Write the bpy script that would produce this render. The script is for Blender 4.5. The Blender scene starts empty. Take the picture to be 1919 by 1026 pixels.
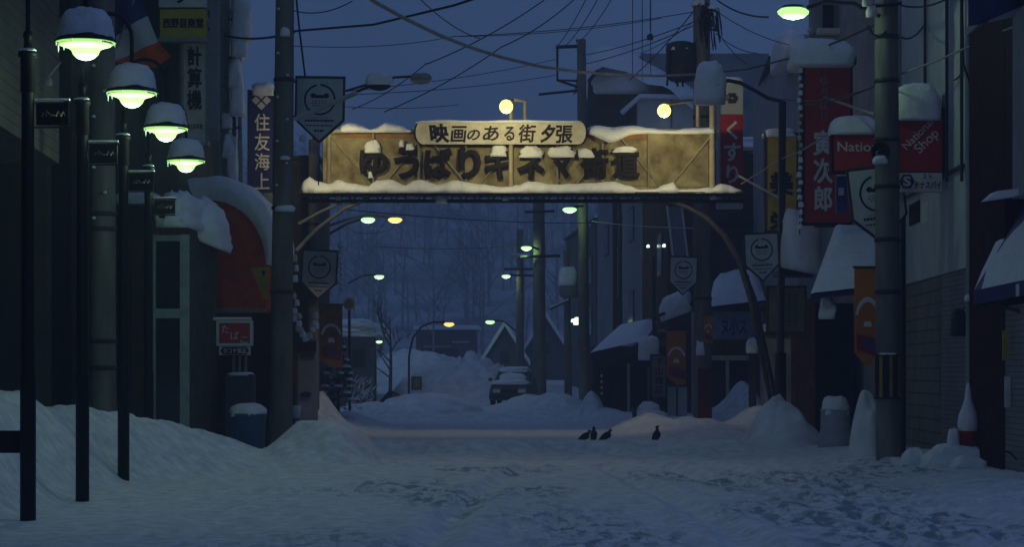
import bpy, math, random
import numpy as np
from mathutils import Vector, noise as mnoise

# ------------------------------------------------------------------ camera, sky, sun, exposure
scene = bpy.context.scene
COL = scene.collection
F, CX, HY, H = 4200.0, 960.0, 700.0, 1.6          # focal length / centre / horizon in photo pixels, eye height
cam = bpy.data.objects.new("camera", bpy.data.cameras.new("camera"))
COL.objects.link(cam); scene.camera = cam
cam.location = (0, 0, H); cam.rotation_euler = (math.radians(90), 0, 0)
cam.data.sensor_width = 36.0; cam.data.lens = 36.0 * F / 1919.0
cam.data.shift_y = (HY - 513.0) / 1919.0
cam.data.clip_start = 0.5; cam.data.clip_end = 3000

world = bpy.data.worlds.new("World"); scene.world = world; world.use_nodes = True
nt = world.node_tree; nt.nodes.clear()
wo = nt.nodes.new("ShaderNodeOutputWorld"); bg = nt.nodes.new("ShaderNodeBackground")
sky = nt.nodes.new("ShaderNodeTexSky"); sky.sky_type = 'NISHITA'; sky.sun_disc = False
SUN_EL, SUN_AZ = math.radians(1.0), math.radians(205)
sky.sun_elevation = SUN_EL; sky.sun_rotation = SUN_AZ; sky.altitude = 250; sky.dust_density = 1.0; sky.ozone_density = 4.0
tint = nt.nodes.new("ShaderNodeMix"); tint.data_type = 'RGBA'; tint.inputs[0].default_value = 0.72   # thick dusk cloud evens the sky out
tint.inputs[7].default_value = (0.20, 0.41, 1.0, 1)
tc = nt.nodes.new("ShaderNodeTexCoord"); sp_ = nt.nodes.new("ShaderNodeSeparateXYZ"); nt.links.new(tc.outputs["Generated"], sp_.inputs[0])
gr = nt.nodes.new("ShaderNodeMapRange"); gr.inputs[1].default_value = 0.05; gr.inputs[2].default_value = 1; gr.inputs[3].default_value = .88; gr.inputs[4].default_value = 1.85   # overcast: brighter overhead
cmap = nt.nodes.new("ShaderNodeMapping"); cmap.inputs[3].default_value = (1, 1, 2.6); cn = nt.nodes.new("ShaderNodeTexNoise"); cn.inputs["Scale"].default_value = 5; cn.inputs["Detail"].default_value = 5
cr_ = nt.nodes.new("ShaderNodeMapRange"); cr_.inputs[1].default_value = .3; cr_.inputs[2].default_value = .7; cr_.inputs[3].default_value = .84; cr_.inputs[4].default_value = 1.16
mm_ = nt.nodes.new("ShaderNodeMath"); mm_.operation = 'MULTIPLY'; hue = nt.nodes.new("ShaderNodeMix"); hue.data_type = 'RGBA'; hue.inputs[6].default_value = (.20, .40, 1.0, 1); hue.inputs[7].default_value = (.30, .44, .80, 1)
vm = nt.nodes.new("ShaderNodeVectorMath"); vm.operation = 'SCALE'
nt.links.new(sp_.outputs[2], gr.inputs[0]); nt.links.new(tc.outputs["Generated"], cmap.inputs[0]); nt.links.new(cmap.outputs[0], cn.inputs["Vector"]); nt.links.new(cn.outputs["Fac"], cr_.inputs[0])
nt.links.new(gr.outputs[0], mm_.inputs[0]); nt.links.new(cr_.outputs[0], mm_.inputs[1]); nt.links.new(sp_.outputs[2], hue.inputs[0]); nt.links.new(hue.outputs[2], tint.inputs[7])
nt.links.new(sky.outputs[0], tint.inputs[6]); nt.links.new(tint.outputs[2], vm.inputs[0]); nt.links.new(mm_.outputs[0], vm.inputs["Scale"]); nt.links.new(vm.outputs[0], bg.inputs[0])
bg.inputs[1].default_value = 0.145
nt.links.new(bg.outputs[0], wo.inputs[0])
sl = bpy.data.lights.new("sun", 'SUN'); sl.energy = 0.012; sl.angle = math.radians(30); sl.color = (0.75, 0.85, 1.0)
so = bpy.data.objects.new("sun", sl); COL.objects.link(so)
so.rotation_euler = (math.radians(60), 0, math.radians(-25))
vs = scene.view_settings
vs.view_transform = 'Standard'; vs.look = 'None'; vs.gamma = 1; vs.use_curve_mapping = False; vs.exposure = 0.2
cy = scene.cycles
cy.max_bounces = 5; cy.diffuse_bounces = 2; cy.glossy_bounces = 2; cy.transmission_bounces = 2; cy.volume_bounces = 1
cy.use_denoising = True; cy.sample_clamp_indirect = 3.0; cy.caustics_reflective = False; cy.caustics_refractive = False

# ------------------------------------------------------------------ helpers
rnd = random.Random(7)
def X(px, D): return (px - CX) * D / F
def Z(py, D): return H + (HY - py) * D / F
def P(px, py, D): return Vector((X(px, D), D, Z(py, D)))
def lerp(a, b, t): return a + (b - a) * t

def vnoise(x, y, seed=0):
    """vectorised value noise in [-1, 1]"""
    xi = np.floor(x).astype(np.int64); yi = np.floor(y).astype(np.int64)
    xf = x - xi; yf = y - yi
    u = xf * xf * (3 - 2 * xf); v = yf * yf * (3 - 2 * yf)
    def h(a, b):
        n = (a * 374761393 + b * 668265263 + seed * 974634777) & 0xffffffff
        n = ((n ^ (n >> 13)) * 1274126177) & 0xffffffff
        return ((n ^ (n >> 16)) & 0xffff) / 32767.5 - 1
    return (h(xi, yi) * (1 - u) + h(xi + 1, yi) * u) * (1 - v) + (h(xi, yi + 1) * (1 - u) + h(xi + 1, yi + 1) * u) * v
def fbm(x, y, o=4, seed=0):
    s = 0; a = 1; t = 0
    for i in range(o):
        s = s + a * vnoise(x * 2**i + 13.7 * i, y * 2**i - 7.1 * i, seed + i); t += a; a *= .5
    return s / t

MATS = {}
def mat(name, col, rough=.7, var=.25, scale=3.0, bump=.0, metal=0.0, lines=None, emit=None, strength=1.0, col2=None, stretch=(1, 1, 1)):
    """procedural material: noise-mottled colour, noise bump, optional ridges. lines=(axis, spacing m, depth)"""
    if name in MATS: return MATS[name]
    m = bpy.data.materials.new(name); m.use_nodes = True
    n = m.node_tree; b = n.nodes["Principled BSDF"]
    b.inputs["Roughness"].default_value = rough; b.inputs["Specular IOR Level"].default_value = .5 if rough < .3 else (.18 if rough < .66 else .03); b.inputs["Metallic"].default_value = metal
    g = n.nodes.new("ShaderNodeNewGeometry")
    mp = n.nodes.new("ShaderNodeMapping"); mp.inputs[3].default_value = stretch
    n.links.new(g.outputs["Position"], mp.inputs[0])
    nz = n.nodes.new("ShaderNodeTexNoise"); nz.inputs["Scale"].default_value = scale; nz.inputs["Detail"].default_value = 6
    nz.inputs["Roughness"].default_value = .62
    n.links.new(mp.outputs[0], nz.inputs["Vector"])
    rp = n.nodes.new("ShaderNodeValToRGB")
    c2 = col2 or tuple(c * (1 - var) for c in col)
    c1 = tuple(min(1, c * (1 + var * .5)) for c in col)
    rp.color_ramp.elements[0].position = .33; rp.color_ramp.elements[1].position = .66
    rp.color_ramp.elements[0].color = (*c2, 1); rp.color_ramp.elements[1].color = (*c1, 1)
    n.links.new(nz.outputs["Fac"], rp.inputs[0]); n.links.new(rp.outputs[0], b.inputs["Base Color"])
    hgt = None
    if bump:
        bp = n.nodes.new("ShaderNodeBump"); bp.inputs["Strength"].default_value = bump; bp.inputs["Distance"].default_value = .05
        n.links.new(nz.outputs["Fac"], bp.inputs["Height"]); n.links.new(bp.outputs[0], b.inputs["Normal"]); hgt = bp
    if lines:
        ax, sp, dep = lines
        sx = n.nodes.new("ShaderNodeSeparateXYZ"); n.links.new(g.outputs["Position"], sx.inputs[0])
        if ax == 'H':      # along a wall in plan: x + y
            ad = n.nodes.new("ShaderNodeMath"); ad.operation = 'ADD'
            n.links.new(sx.outputs[0], ad.inputs[0]); n.links.new(sx.outputs[1], ad.inputs[1]); src = ad.outputs[0]
        else: src = sx.outputs["XYZ".index(ax)]
        mu = n.nodes.new("ShaderNodeMath"); mu.operation = 'DIVIDE'; mu.inputs[1].default_value = sp; n.links.new(src, mu.inputs[0])
        fr = n.nodes.new("ShaderNodeMath"); fr.operation = 'FRACT'; n.links.new(mu.outputs[0], fr.inputs[0])
        mr = n.nodes.new("ShaderNodeMapRange"); mr.inputs[1].default_value = 0; mr.inputs[2].default_value = .14; n.links.new(fr.outputs[0], mr.inputs[0])
        b2 = n.nodes.new("ShaderNodeBump"); b2.inputs["Strength"].default_value = 1; b2.inputs["Distance"].default_value = dep
        n.links.new(mr.outputs[0], b2.inputs["Height"])
        if hgt: n.links.new(hgt.outputs[0], b2.inputs["Normal"])
        n.links.new(b2.outputs[0], b.inputs["Normal"])
        mx = n.nodes.new("ShaderNodeMix"); mx.data_type = 'RGBA'; mx.blend_type = 'MULTIPLY'; mx.inputs[0].default_value = 1
        r2 = n.nodes.new("ShaderNodeMapRange"); r2.inputs[1].default_value = 0; r2.inputs[2].default_value = .12; r2.inputs[3].default_value = .45; r2.inputs[4].default_value = 1
        n.links.new(fr.outputs[0], r2.inputs[0]); n.links.new(rp.outputs[0], mx.inputs[6]); n.links.new(r2.outputs[0], mx.inputs[7])
        n.links.new(mx.outputs[2], b.inputs["Base Color"])
    if emit:
        b.inputs["Emission Color"].default_value = (*emit, 1); b.inputs["Emission Strength"].default_value = strength
    MATS[name] = m
    return m

SNOW = mat("snow", (.80, .83, .88), .75, .08, 7.0, .6)
GROUND = mat("packed_snow", (.74, .77, .82), .8, .22, 1.6, .5)
def slush_clod_shade(m):  # paints slush tone and the shade of clods into the snow colour
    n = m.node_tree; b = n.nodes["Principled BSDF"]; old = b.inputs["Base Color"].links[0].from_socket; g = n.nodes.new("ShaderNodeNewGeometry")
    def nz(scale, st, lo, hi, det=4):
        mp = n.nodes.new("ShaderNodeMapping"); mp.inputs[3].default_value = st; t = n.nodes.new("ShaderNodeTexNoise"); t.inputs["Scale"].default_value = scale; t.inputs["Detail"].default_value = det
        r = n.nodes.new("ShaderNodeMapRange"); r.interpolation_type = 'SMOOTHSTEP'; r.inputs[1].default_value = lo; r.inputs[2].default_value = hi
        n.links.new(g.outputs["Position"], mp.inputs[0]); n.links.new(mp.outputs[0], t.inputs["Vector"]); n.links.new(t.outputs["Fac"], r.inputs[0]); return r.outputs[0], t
    fine, tf = nz(6.0, (1, .22, 1), .49, .64); zone, _ = nz(.36, (1, .35, 1), .44, .58, 2); speckle, tg = nz(15, (1, .3, 1), .58, .68)
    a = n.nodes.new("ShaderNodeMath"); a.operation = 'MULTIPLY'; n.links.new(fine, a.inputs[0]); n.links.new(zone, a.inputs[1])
    a2 = n.nodes.new("ShaderNodeMath"); a2.operation = 'MULTIPLY'; a2.inputs[1].default_value = .55; n.links.new(speckle, a2.inputs[0])
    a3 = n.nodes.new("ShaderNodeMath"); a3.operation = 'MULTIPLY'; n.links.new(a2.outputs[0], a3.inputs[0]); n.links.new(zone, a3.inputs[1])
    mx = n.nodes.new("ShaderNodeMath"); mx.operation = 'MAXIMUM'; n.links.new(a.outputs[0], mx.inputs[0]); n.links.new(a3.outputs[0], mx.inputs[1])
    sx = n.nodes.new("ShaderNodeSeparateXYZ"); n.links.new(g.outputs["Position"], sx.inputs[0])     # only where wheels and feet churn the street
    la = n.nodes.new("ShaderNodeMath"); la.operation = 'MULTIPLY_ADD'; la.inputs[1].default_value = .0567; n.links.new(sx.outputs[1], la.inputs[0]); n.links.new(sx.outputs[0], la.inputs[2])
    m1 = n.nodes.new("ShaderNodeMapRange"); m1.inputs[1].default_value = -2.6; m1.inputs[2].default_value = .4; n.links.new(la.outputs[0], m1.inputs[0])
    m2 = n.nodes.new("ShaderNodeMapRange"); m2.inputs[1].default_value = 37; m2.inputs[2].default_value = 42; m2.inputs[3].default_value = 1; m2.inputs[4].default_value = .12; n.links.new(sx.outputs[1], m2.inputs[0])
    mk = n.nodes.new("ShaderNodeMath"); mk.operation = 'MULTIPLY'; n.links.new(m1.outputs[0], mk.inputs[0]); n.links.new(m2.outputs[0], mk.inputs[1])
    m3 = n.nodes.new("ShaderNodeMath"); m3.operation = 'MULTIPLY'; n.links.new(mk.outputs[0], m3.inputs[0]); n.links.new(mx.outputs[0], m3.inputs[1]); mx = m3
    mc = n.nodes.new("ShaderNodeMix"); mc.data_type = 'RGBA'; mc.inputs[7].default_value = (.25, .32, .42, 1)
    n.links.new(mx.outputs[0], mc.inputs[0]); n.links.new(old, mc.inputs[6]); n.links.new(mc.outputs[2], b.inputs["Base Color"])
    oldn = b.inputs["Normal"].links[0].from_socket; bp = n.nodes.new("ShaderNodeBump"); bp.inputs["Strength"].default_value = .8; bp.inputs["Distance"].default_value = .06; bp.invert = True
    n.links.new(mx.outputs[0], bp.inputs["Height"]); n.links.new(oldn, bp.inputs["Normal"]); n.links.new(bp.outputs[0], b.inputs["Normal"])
ROADSNOW = mat("trodden_road_snow", (.72, .76, .82), .8, .24, 4.2, .9); slush_clod_shade(ROADSNOW)
BLACK = mat("black_painted_metal", (.006, .006, .006), .5, .3, 8)
DARK = mat("dark_metal", (.035, .037, .042), .5, .3, 8)
DARKST = mat("rusty_dark_steel", (.09, .085, .08), .6, .4, 6)
STEEL = mat("galvanised_steel", (.30, .30, .29), .55, .3, 10)
CONC = mat("weathered_concrete", (.17, .165, .15), .85, .4, 3, .25, stretch=(1, 1, .25))
CONCW = mat("warm_concrete", (.18, .165, .135), .85, .4, 3, .25, stretch=(1, 1, .25))
WIRE = mat("rubber_cable", (.02, .021, .024), .6, .2)
PALEWIRE = mat("grey_cable", (.36, .35, .35), .6, .2)
WHITE = mat("white_paint", (.62, .62, .60), .6, .15, 4)
CREAM = mat("cream_board", (.60, .57, .47), .7, .2, 4)
RED = mat("red_sign_paint", (.40, .024, .020), .5, .2, 4)
REDCLOTH = mat("red_canvas", (.62, .085, .018), .8, .25, 5, .1)
NAVY = mat("navy_paint", (.03, .035, .14), .5, .2)
YELLOW = mat("yellow_sign_paint", (.46, .40, .03), .55, .15)
OCHRE = mat("ochre_sign_paint", (.42, .30, .035), .6, .2)
ORANGE = mat("orange_cloth", (.50, .16, .02), .8, .2)
INK = mat("black_lettering", (.012, .010, .012), .6, .1)
PALETXT = mat("white_lettering", (.62, .60, .62), .6, .1)
DARKIN = mat("dark_interior", (.012, .012, .013), .7, .4)
GLASS = mat("dark_window_glass", (.02, .024, .03), .12, .3)
WOOD = mat("weathered_wood", (.10, .075, .055), .8, .4, 4, .2, stretch=(4, 4, .4))
GREENFR = mat("pale_green_frame", (.30, .37, .35), .6, .25, 4)

class MB:
    def __init__(s): s.v = []; s.f = []; s.m = []; s.mats = []; s.sm = []
    def mi(s, m):
        if m not in s.mats: s.mats.append(m)
        return s.mats.index(m)
    def add(s, verts, faces, m, smooth=False):
        o = len(s.v); k = s.mi(m)
        s.v.extend([tuple(p) for p in verts])
        for f in faces: s.f.append([i + o for i in f]); s.m.append(k); s.sm.append(smooth)
        return s
    def box(s, x0, x1, y0, y1, z0, z1, m, bev=0.0):
        if x0 > x1: x0, x1 = x1, x0
        if z0 > z1: z0, z1 = z1, z0
        V = [(x0, y0, z0), (x1, y0, z0), (x1, y1, z0), (x0, y1, z0), (x0, y0, z1), (x1, y0, z1), (x1, y1, z1), (x0, y1, z1)]
        return s.add(V, [(0, 3, 2, 1), (4, 5, 6, 7), (0, 1, 5, 4), (1, 2, 6, 5), (2, 3, 7, 6), (3, 0, 4, 7)], m)
    def pbox(s, x0, y0, x1, y1, D, dep, m):
        return s.box(X(x0, D), X(x1, D), D, D + dep, Z(y1, D), Z(y0, D), m)
    def prism(s, poly, y0, y1, m):
        """poly: (x,z) outline, extruded in depth y0..y1"""
        n = len(poly)
        a = sum(poly[i][0] * poly[(i + 1) % n][1] - poly[(i + 1) % n][0] * poly[i][1] for i in range(n))
        if a < 0: poly = poly[::-1]
        V = [(p[0], y0, p[1]) for p in poly] + [(p[0], y1, p[1]) for p in poly]
        Fc = [list(range(n)), list(range(2 * n - 1, n - 1, -1))] + [[i, i + n, (i + 1) % n + n, (i + 1) % n] for i in range(n)]
        return s.add(V, Fc, m)
    def pprism(s, pts, D, dep, m): return s.prism([(X(a, D), Z(b, D)) for a, b in pts], D, D + dep, m)
    def plan(s, poly, z0, z1, m):
        n = len(poly)
        a = sum(poly[i][0] * poly[(i + 1) % n][1] - poly[(i + 1) % n][0] * poly[i][1] for i in range(n))
        if a < 0: poly = poly[::-1]
        V = [(p[0], p[1], z0) for p in poly] + [(p[0], p[1], z1) for p in poly]
        return s.add(V, [list(range(n - 1, -1, -1)), list(range(n, 2 * n))] + [[i, (i + 1) % n, (i + 1) % n + n, i + n] for i in range(n)], m)
    def tube(s, pts, r, m, n=8, smooth=True, cap=True):
        pts = [Vector(p) for p in pts]; k = len(pts)
        rs = r if isinstance(r, (list, tuple)) else [r] * k
        V = []; up = None
        for i, p in enumerate(pts):
            t = (pts[min(i + 1, k - 1)] - pts[max(i - 1, 0)]).normalized()
            if up is None: up = Vector((0, 1, 0)) if abs(t.y) < .9 else Vector((1, 0, 0))
            a = t.cross(up).normalized(); b = a.cross(t).normalized(); up = b
            for j in range(n):
                an = 2 * math.pi * j / n
                V.append(p + (a * math.cos(an) + b * math.sin(an)) * rs[i])
        Fc = [(i * n + j, i * n + (j + 1) % n, (i + 1) * n + (j + 1) % n, (i + 1) * n + j) for i in range(k - 1) for j in range(n)]
        s.add(V, Fc, m, smooth)
        if cap:
            o = len(s.v) - len(V); q = s.mi(m)
            for fc in (list(range(n)), list(range((k - 1) * n, k * n))): s.f.append([i + o for i in fc]); s.m.append(q); s.sm.append(False)
        return s
    def lathe(s, prof, c, m, n=20, smooth=True, sx=1, sy=1):
        """prof: (r,z) list; around vertical axis at c"""
        V = [(c[0] + r * math.cos(2 * math.pi * j / n) * sx, c[1] + r * math.sin(2 * math.pi * j / n) * sy, c[2] + z) for r, z in prof for j in range(n)]
        k = len(prof)
        Fc = [(i * n + j, i * n + (j + 1) % n, (i + 1) * n + (j + 1) % n, (i + 1) * n + j) for i in range(k - 1) for j in range(n)]
        Fc += [list(range(n - 1, -1, -1)), list(range((k - 1) * n, k * n))]
        return s.add(V, Fc, m, smooth)
    def lump(s, c, rx, ry, rz, m=None, e=.6, ns=.15, seed=0, low=-.25, nu=36, nv=16, tilt=0.0, freq=1.6, pe=.55):
        """pillow of snow: super-ellipsoid with uneven surface; c = centre of its underside"""
        m = m or SNOW; V = []; c = Vector(c)
        def sp(v, p): return math.copysign(abs(v)**p, v)
        for i in range(nv + 1):
            la = lerp(-.35, math.pi / 2, i / nv)
            for j in range(nu):
                lo = 2 * math.pi * j / nu
                r = sp(math.cos(la), pe); x = r * sp(math.cos(lo), e); y = r * sp(math.sin(lo), e); z = sp(math.sin(la), .9)
                if z < 0: z *= -low / .3
                q = Vector((x * freq + seed * 3.1, y * freq, z * freq))
                d = 1 + ns * mnoise.noise(q) + ns * .6 * mnoise.noise(q * 2.7) + (ns * .3 * mnoise.noise(q * 6.1) if m is SNOW else 0)
                V.append((c.x + x * rx * d, c.y + y * ry * d, c.z + z * rz * (d if z > 0 else 1) + tilt * x * rx))
        Fc = [(i * nu + j, i * nu + (j + 1) % nu, (i + 1) * nu + (j + 1) % nu, (i + 1) * nu + j) for i in range(nv) for j in range(nu)]
        Fc += [list(range(nu - 1, -1, -1)), list(range(nv * nu, (nv + 1) * nu))]
        return s.add(V, Fc, m, True)
    def plump(s, x0, y0, x1, y1, D, dep, **k):
        """snow pillow spanning photo-pixel box x0..x1, top y0, underside y1"""
        return s.lump((X((x0 + x1) / 2, D), D + dep / 2, Z(y1, D)), (X(x1, D) - X(x0, D)) / 2, dep / 2, Z(y0, D) - Z(y1, D), **k)
    def ridge(s, pts, base, y, w, m=None, seed=0, ns=.1):
        """snow lying along a rail. pts: (x, ztop); base z"""
        m = m or SNOW; fine = []
        for (a, b) in zip(pts[:-1], pts[1:]):
            k = max(2, int((b[0] - a[0]) / .07))
            for i in range(k):
                t = i / k; u = t * t * (3 - 2 * t) if False else .5 - .5 * math.cos(math.pi * t)
                fine.append((lerp(a[0], b[0], t), lerp(a[1], b[1], u)))
        fine.append(pts[-1]); n = 9; V = []
        for i, (x, zt) in enumerate(fine):
            bz = base(x) if callable(base) else base
            en = min(1, i / 2 + .25, (len(fine) - 1 - i) / 2 + .25)
            h = max(.01, zt - bz) * (.5 + .5 * en); ww = w * (.72 + .35 * min(1, h / .25)) * (1 + ns * 2 * mnoise.noise(Vector((x * 3, seed, 0)))) * en
            for j in range(n):
                a = lerp(-.12, math.pi + .12, j / (n - 1))
                k = 1 + ns * mnoise.noise(Vector((x * 4, j * .6, seed + 5)))
                V.append((x, y - math.cos(a) * ww * k, bz + math.sin(a) * h * k if math.sin(a) > 0 else bz + math.sin(a) * .2))
        L = len(fine)
        Fc = [(i * n + j, (i + 1) * n + j, (i + 1) * n + (j + 1) % n, i * n + (j + 1) % n) for i in range(L - 1) for j in range(n)]
        Fc += [list(range(n)), list(range((L - 1) * n, L * n))]
        return s.add(V, Fc, m, True)
    def text(s, body, x0, x1, z0, z1, y, m, bold=.03, depth=.02, vertical=False, shear=0.0, keep=False, rot=0.0):
        """lettering fitted in the box x0..x1, z0..z1, facing the viewer (-y)"""
        V, Fc = glyphs(body, bold, vertical)
        xs = [p[0] for p in V]; zs = [p[1] for p in V]; ds = [p[2] for p in V]
        w = max(xs) - min(xs); h = max(zs) - min(zs); dd = (max(ds) - min(ds)) or 1
        fx = (x1 - x0) / w; fz = (z1 - z0) / h
        if keep: fx = fz = min(fx, fz)
        cx, cz = (x0 + x1) / 2, (z0 + z1) / 2; mx, mz = (max(xs) + min(xs)) / 2, (max(zs) + min(zs)) / 2
        out = []
        for p in V:
            a = (p[0] - mx) * fx; b = (p[1] - mz) * fz; a += shear * b
            out.append((cx + a * math.cos(rot) - b * math.sin(rot), y - (p[2] - min(ds)) / dd * depth, cz + a * math.sin(rot) + b * math.cos(rot)))
        return s.add(out, Fc, m)
    def ptext(s, body, x0, y0, x1, y1, D, m, **k): return s.text(body, X(x0, D), X(x1, D), Z(y1, D), Z(y0, D), D, m, **k)
    def build(s, name, parent=None, **k):
        me = bpy.data.meshes.new(name)
        org = ORG.get(parent, Vector((0, 0, 0))) if parent else Vector((0, 0, 0))
        loc = Vector((0, 0, 0))
        if parent is None and s.v and not k.get('raw'):
            a = np.array(s.v); loc = Vector(((a[:, 0].min() + a[:, 0].max()) / 2, (a[:, 1].min() + a[:, 1].max()) / 2, a[:, 2].min())); org = loc
        me.from_pydata([(p[0] - org.x, p[1] - org.y, p[2] - org.z) for p in s.v], [], s.f)
        for m in s.mats: me.materials.append(m)
        me.polygons.foreach_set("material_index", s.m); me.polygons.foreach_set("use_smooth", s.sm); me.update()
        o = bpy.data.objects.new(name, me); COL.objects.link(o)
        if parent: o.parent = parent
        else: o.location = loc
        ORG[o] = org
        return o

ORG = {}; TX = {}
def glyphs(body, bold, vertical):
    k = (body, bold, vertical)
    if k in TX: return TX[k]
    V = []; Fc = []
    for i, ch in enumerate(body if vertical else [body]):
        c = bpy.data.curves.new("lettering", 'FONT'); c.body = ch; c.size = 1; c.bevel_depth = bold; c.bevel_resolution = 1; c.extrude = .01; c.resolution_u = 3
        o = bpy.data.objects.new("lettering", c); COL.objects.link(o); bpy.context.view_layer.update()
        dg = bpy.context.evaluated_depsgraph_get(); me = bpy.data.meshes.new_from_object(o.evaluated_get(dg), depsgraph=dg)
        off = len(V)
        xs = [v.co.x for v in me.vertices] or [0]; mx = (min(xs) + max(xs)) / 2 if vertical else 0
        V += [(v.co.x - mx, v.co.y - i * 1.08 * vertical, v.co.z) for v in me.vertices]
        Fc += [[j + off for j in p.vertices] for p in me.polygons]
        bpy.data.objects.remove(o); bpy.data.curves.remove(c); bpy.data.meshes.remove(me)
    TX[k] = (V, Fc); return TX[k]

def tag(o, label=None, cat=None, group=None, kind=None):
    if label: o["label"] = label
    if cat: o["category"] = cat
    if group: o["group"] = group
    if kind: o["kind"] = kind
    return o
def thing(name, label, cat, loc=(0, 0, 0), group=None):
    o = bpy.data.objects.new(name, None); COL.objects.link(o); o.empty_display_size = .3; o.location = loc
    ORG[o] = Vector(loc); return tag(o, label, cat, group)
def copy_tree(o, parent=None):
    c = o.copy(); COL.objects.link(c)
    if parent: c.parent = parent
    for ch in o.children: copy_tree(ch, c)
    return c
def lamp_light(name, loc, color, energy, radius, parent):
    l = bpy.data.lights.new(name, 'POINT'); l.color = color; l.energy = energy; l.shadow_soft_size = radius
    o = bpy.data.objects.new(name, l); COL.objects.link(o); o.parent = parent; o.location = Vector(loc) - ORG.get(parent, Vector((0, 0, 0))); return o

GREEN = (.62, 1.0, .60); SODIUM = (1.0, .55, .16); HALO = (1.0, .86, .42)
G_EM = mat("green_mercury_lens", (.8, .9, .7), .4, .05, emit=(.48, 1.0, .26), strength=1.2)
G_FAR = mat("pale_green_lens", (.8, .9, .7), .4, .05, emit=(.46, 1.0, .40), strength=1.5)
O_FAR = mat("sodium_lens", (.9, .7, .3), .4, .05, emit=(1.0, .56, .14), strength=1.6)
Y_EM = mat("yellow_flood_glass", (.9, .8, .4), .4, .05, emit=(1.0, .74, .20), strength=1.9)
G_BOWL = mat("green_bowl_glass", (.8, .9, .7), .4, .05, emit=(.50, 1.0, .22), strength=.85)
UNDER = mat("white_enamel", (.75, .78, .72), .4, .1)

# ------------------------------------------------------------------ ground, hills, wood
def ss(a, b, x): 
    t = np.clip((x - a) / (b - a), 0, 1); return t * t * (3 - 2 * t)
def bump_at(x, y, px, D, rx, ry, h, p=2.0):
    return h * np.exp(-(np.abs((x - X(px, D)) / rx)**p + np.abs((y - D) / ry)**p))
def ground_z(x, y):
    x = np.asarray(x, float); y = np.asarray(y, float)
    lat = x + .0567 * y                                            # distance across the left pavement line
    z = .035 * fbm(x * .5, y * .35, 3, 3) + .016 * fbm(x * 2.1, y * 1.3, 3, 9)
    near = 1 - ss(40, 44, y)
    clod = np.clip(fbm(x * 4.2, y * 1.0, 3, 21) - .12, 0, 1)
    zone = ss(-.35, .25, fbm(x * .33 + 4, y * .16, 2, 31) + .12 * (x - 1.2))
    z = z - .15 * clod * near * zone + .012 * fbm(x * 9, y * 6, 2, 41) * near
    for k, (a, b) in enumerate(((4.3, -.10), (5.7, -.12), (2.2, -.03), (3.6, -.05), (-.8, .06))):   # tyre ruts running away down the street
        d = np.abs(x - (a + b * (y - 22) + .1 * np.sin(y * .23 + k)))
        z = z - .085 * np.exp(-(d / .19)**2) * near + .03 * np.exp(-((d - .34) / .13)**2) * near
    ri = 45.8 + .35 * np.sin(x * .55) + .2 * np.sin(x * 1.7)         # ploughed ridge at the junction
    side = ss(-3.4, -2.6, x) * (1 - ss(4.5, 5.6, x))
    z = z + (.24 * np.exp(-((y - ri) / .4)**2) - .12 * np.exp(-((y - ri + 2.6) / 1.7)**2)) * side
    z = z + .035 * np.exp(-((y - 66 - x * .6) / 1.0)**2) * (1 - ss(5, 6, x))
    hb = np.interp(y, [5, 27, 33, 37.5, 40, 42, 44, 47, 60], [1.5, 1.42, 1.20, .70, .46, .24, .10, .14, .2])
    toe = np.interp(y, [5, 24, 30, 33, 35, 37, 40, 60], [-4.1, -4.05, -3.95, -3.5, -2.7, -1.7, -1.25, -1.6])
    wd = np.interp(y, [5, 30, 34, 37, 42], [1.5, 1.5, 1.7, 1.9, 1.8])
    bk = 1 - ss(0, 1, (lat - (toe - wd)) / wd)
    z = z + hb * bk * (1 + .12 * fbm(x * .45, y * 1.1, 2, 51)) * (1 - ss(60, 64, y)) + bk * .12 * fbm(x * 2.3, y * 3.4, 3, 57) * (1 - ss(44, 47, y))
    z = z + .05 * (1 - ss(0, 1, (lat + 1.2) / 1.5)) * fbm(x * 1.2, y * .5, 2, 53)
    m = bump_at(x, y, 616, 41.4, .80, 3.6, .68, 4.0)
    z = z + m * (1 + .18 * fbm(x * 1.6, y * .9, 3, 61))
    z = z + .05 * bump_at(x, y, 700, 37, 1.0, 3.0, 1, 2)
    z = z + bump_at(x, y, 603, 60, .55, 1.6, 1.15, 1.5) + bump_at(x, y, 655, 66, .9, 3, .45, 2)
    # right-hand pavement and the banks beyond the junction
    pv = ss(5.6, 6.8, x) * (1 - ss(49, 53, y))
    z = z + pv * (.13 + .05 * fbm(x * 1.5, y * .8, 3, 71))
    for px, D, rx, ry, h, p in ((1040, 79, 1.3, 3, .62, 2), (990, 84, 1.1, 3, .5, 2), (1105, 72, .9, 2, .42, 2), (1160, 70, 1.2, 2.5, .35, 2.4), (1290, 62, .8, 2, .38, 2),
                                (1365, 66, 1.0, 2.2, .62, 2.4), (1400, 65, .5, 2, .75, 2.5), (1430, 60, .8, 3, .7, 2.5), (700, 78, 1.2, 3, .35, 2), (1310, 57.5, .9, 1.6, .36, 2), (1345, 55, 1.2, 2.4, .22, 2), (1240, 66, .9, 2, .35, 2)):
        z = z + bump_at(x, y, px, D, rx, ry, h, p) * (1 + .25 * fbm(x * 1.4, y * .8, 3, 81))
    z = z + .25 * ss(74.5, 77, y + .25 * np.abs(x)) + 1.0 * ss(80, 150, y)
    return z
def gz(x, y): return float(ground_z(np.array([x]), np.array([y]))[0])

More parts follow.
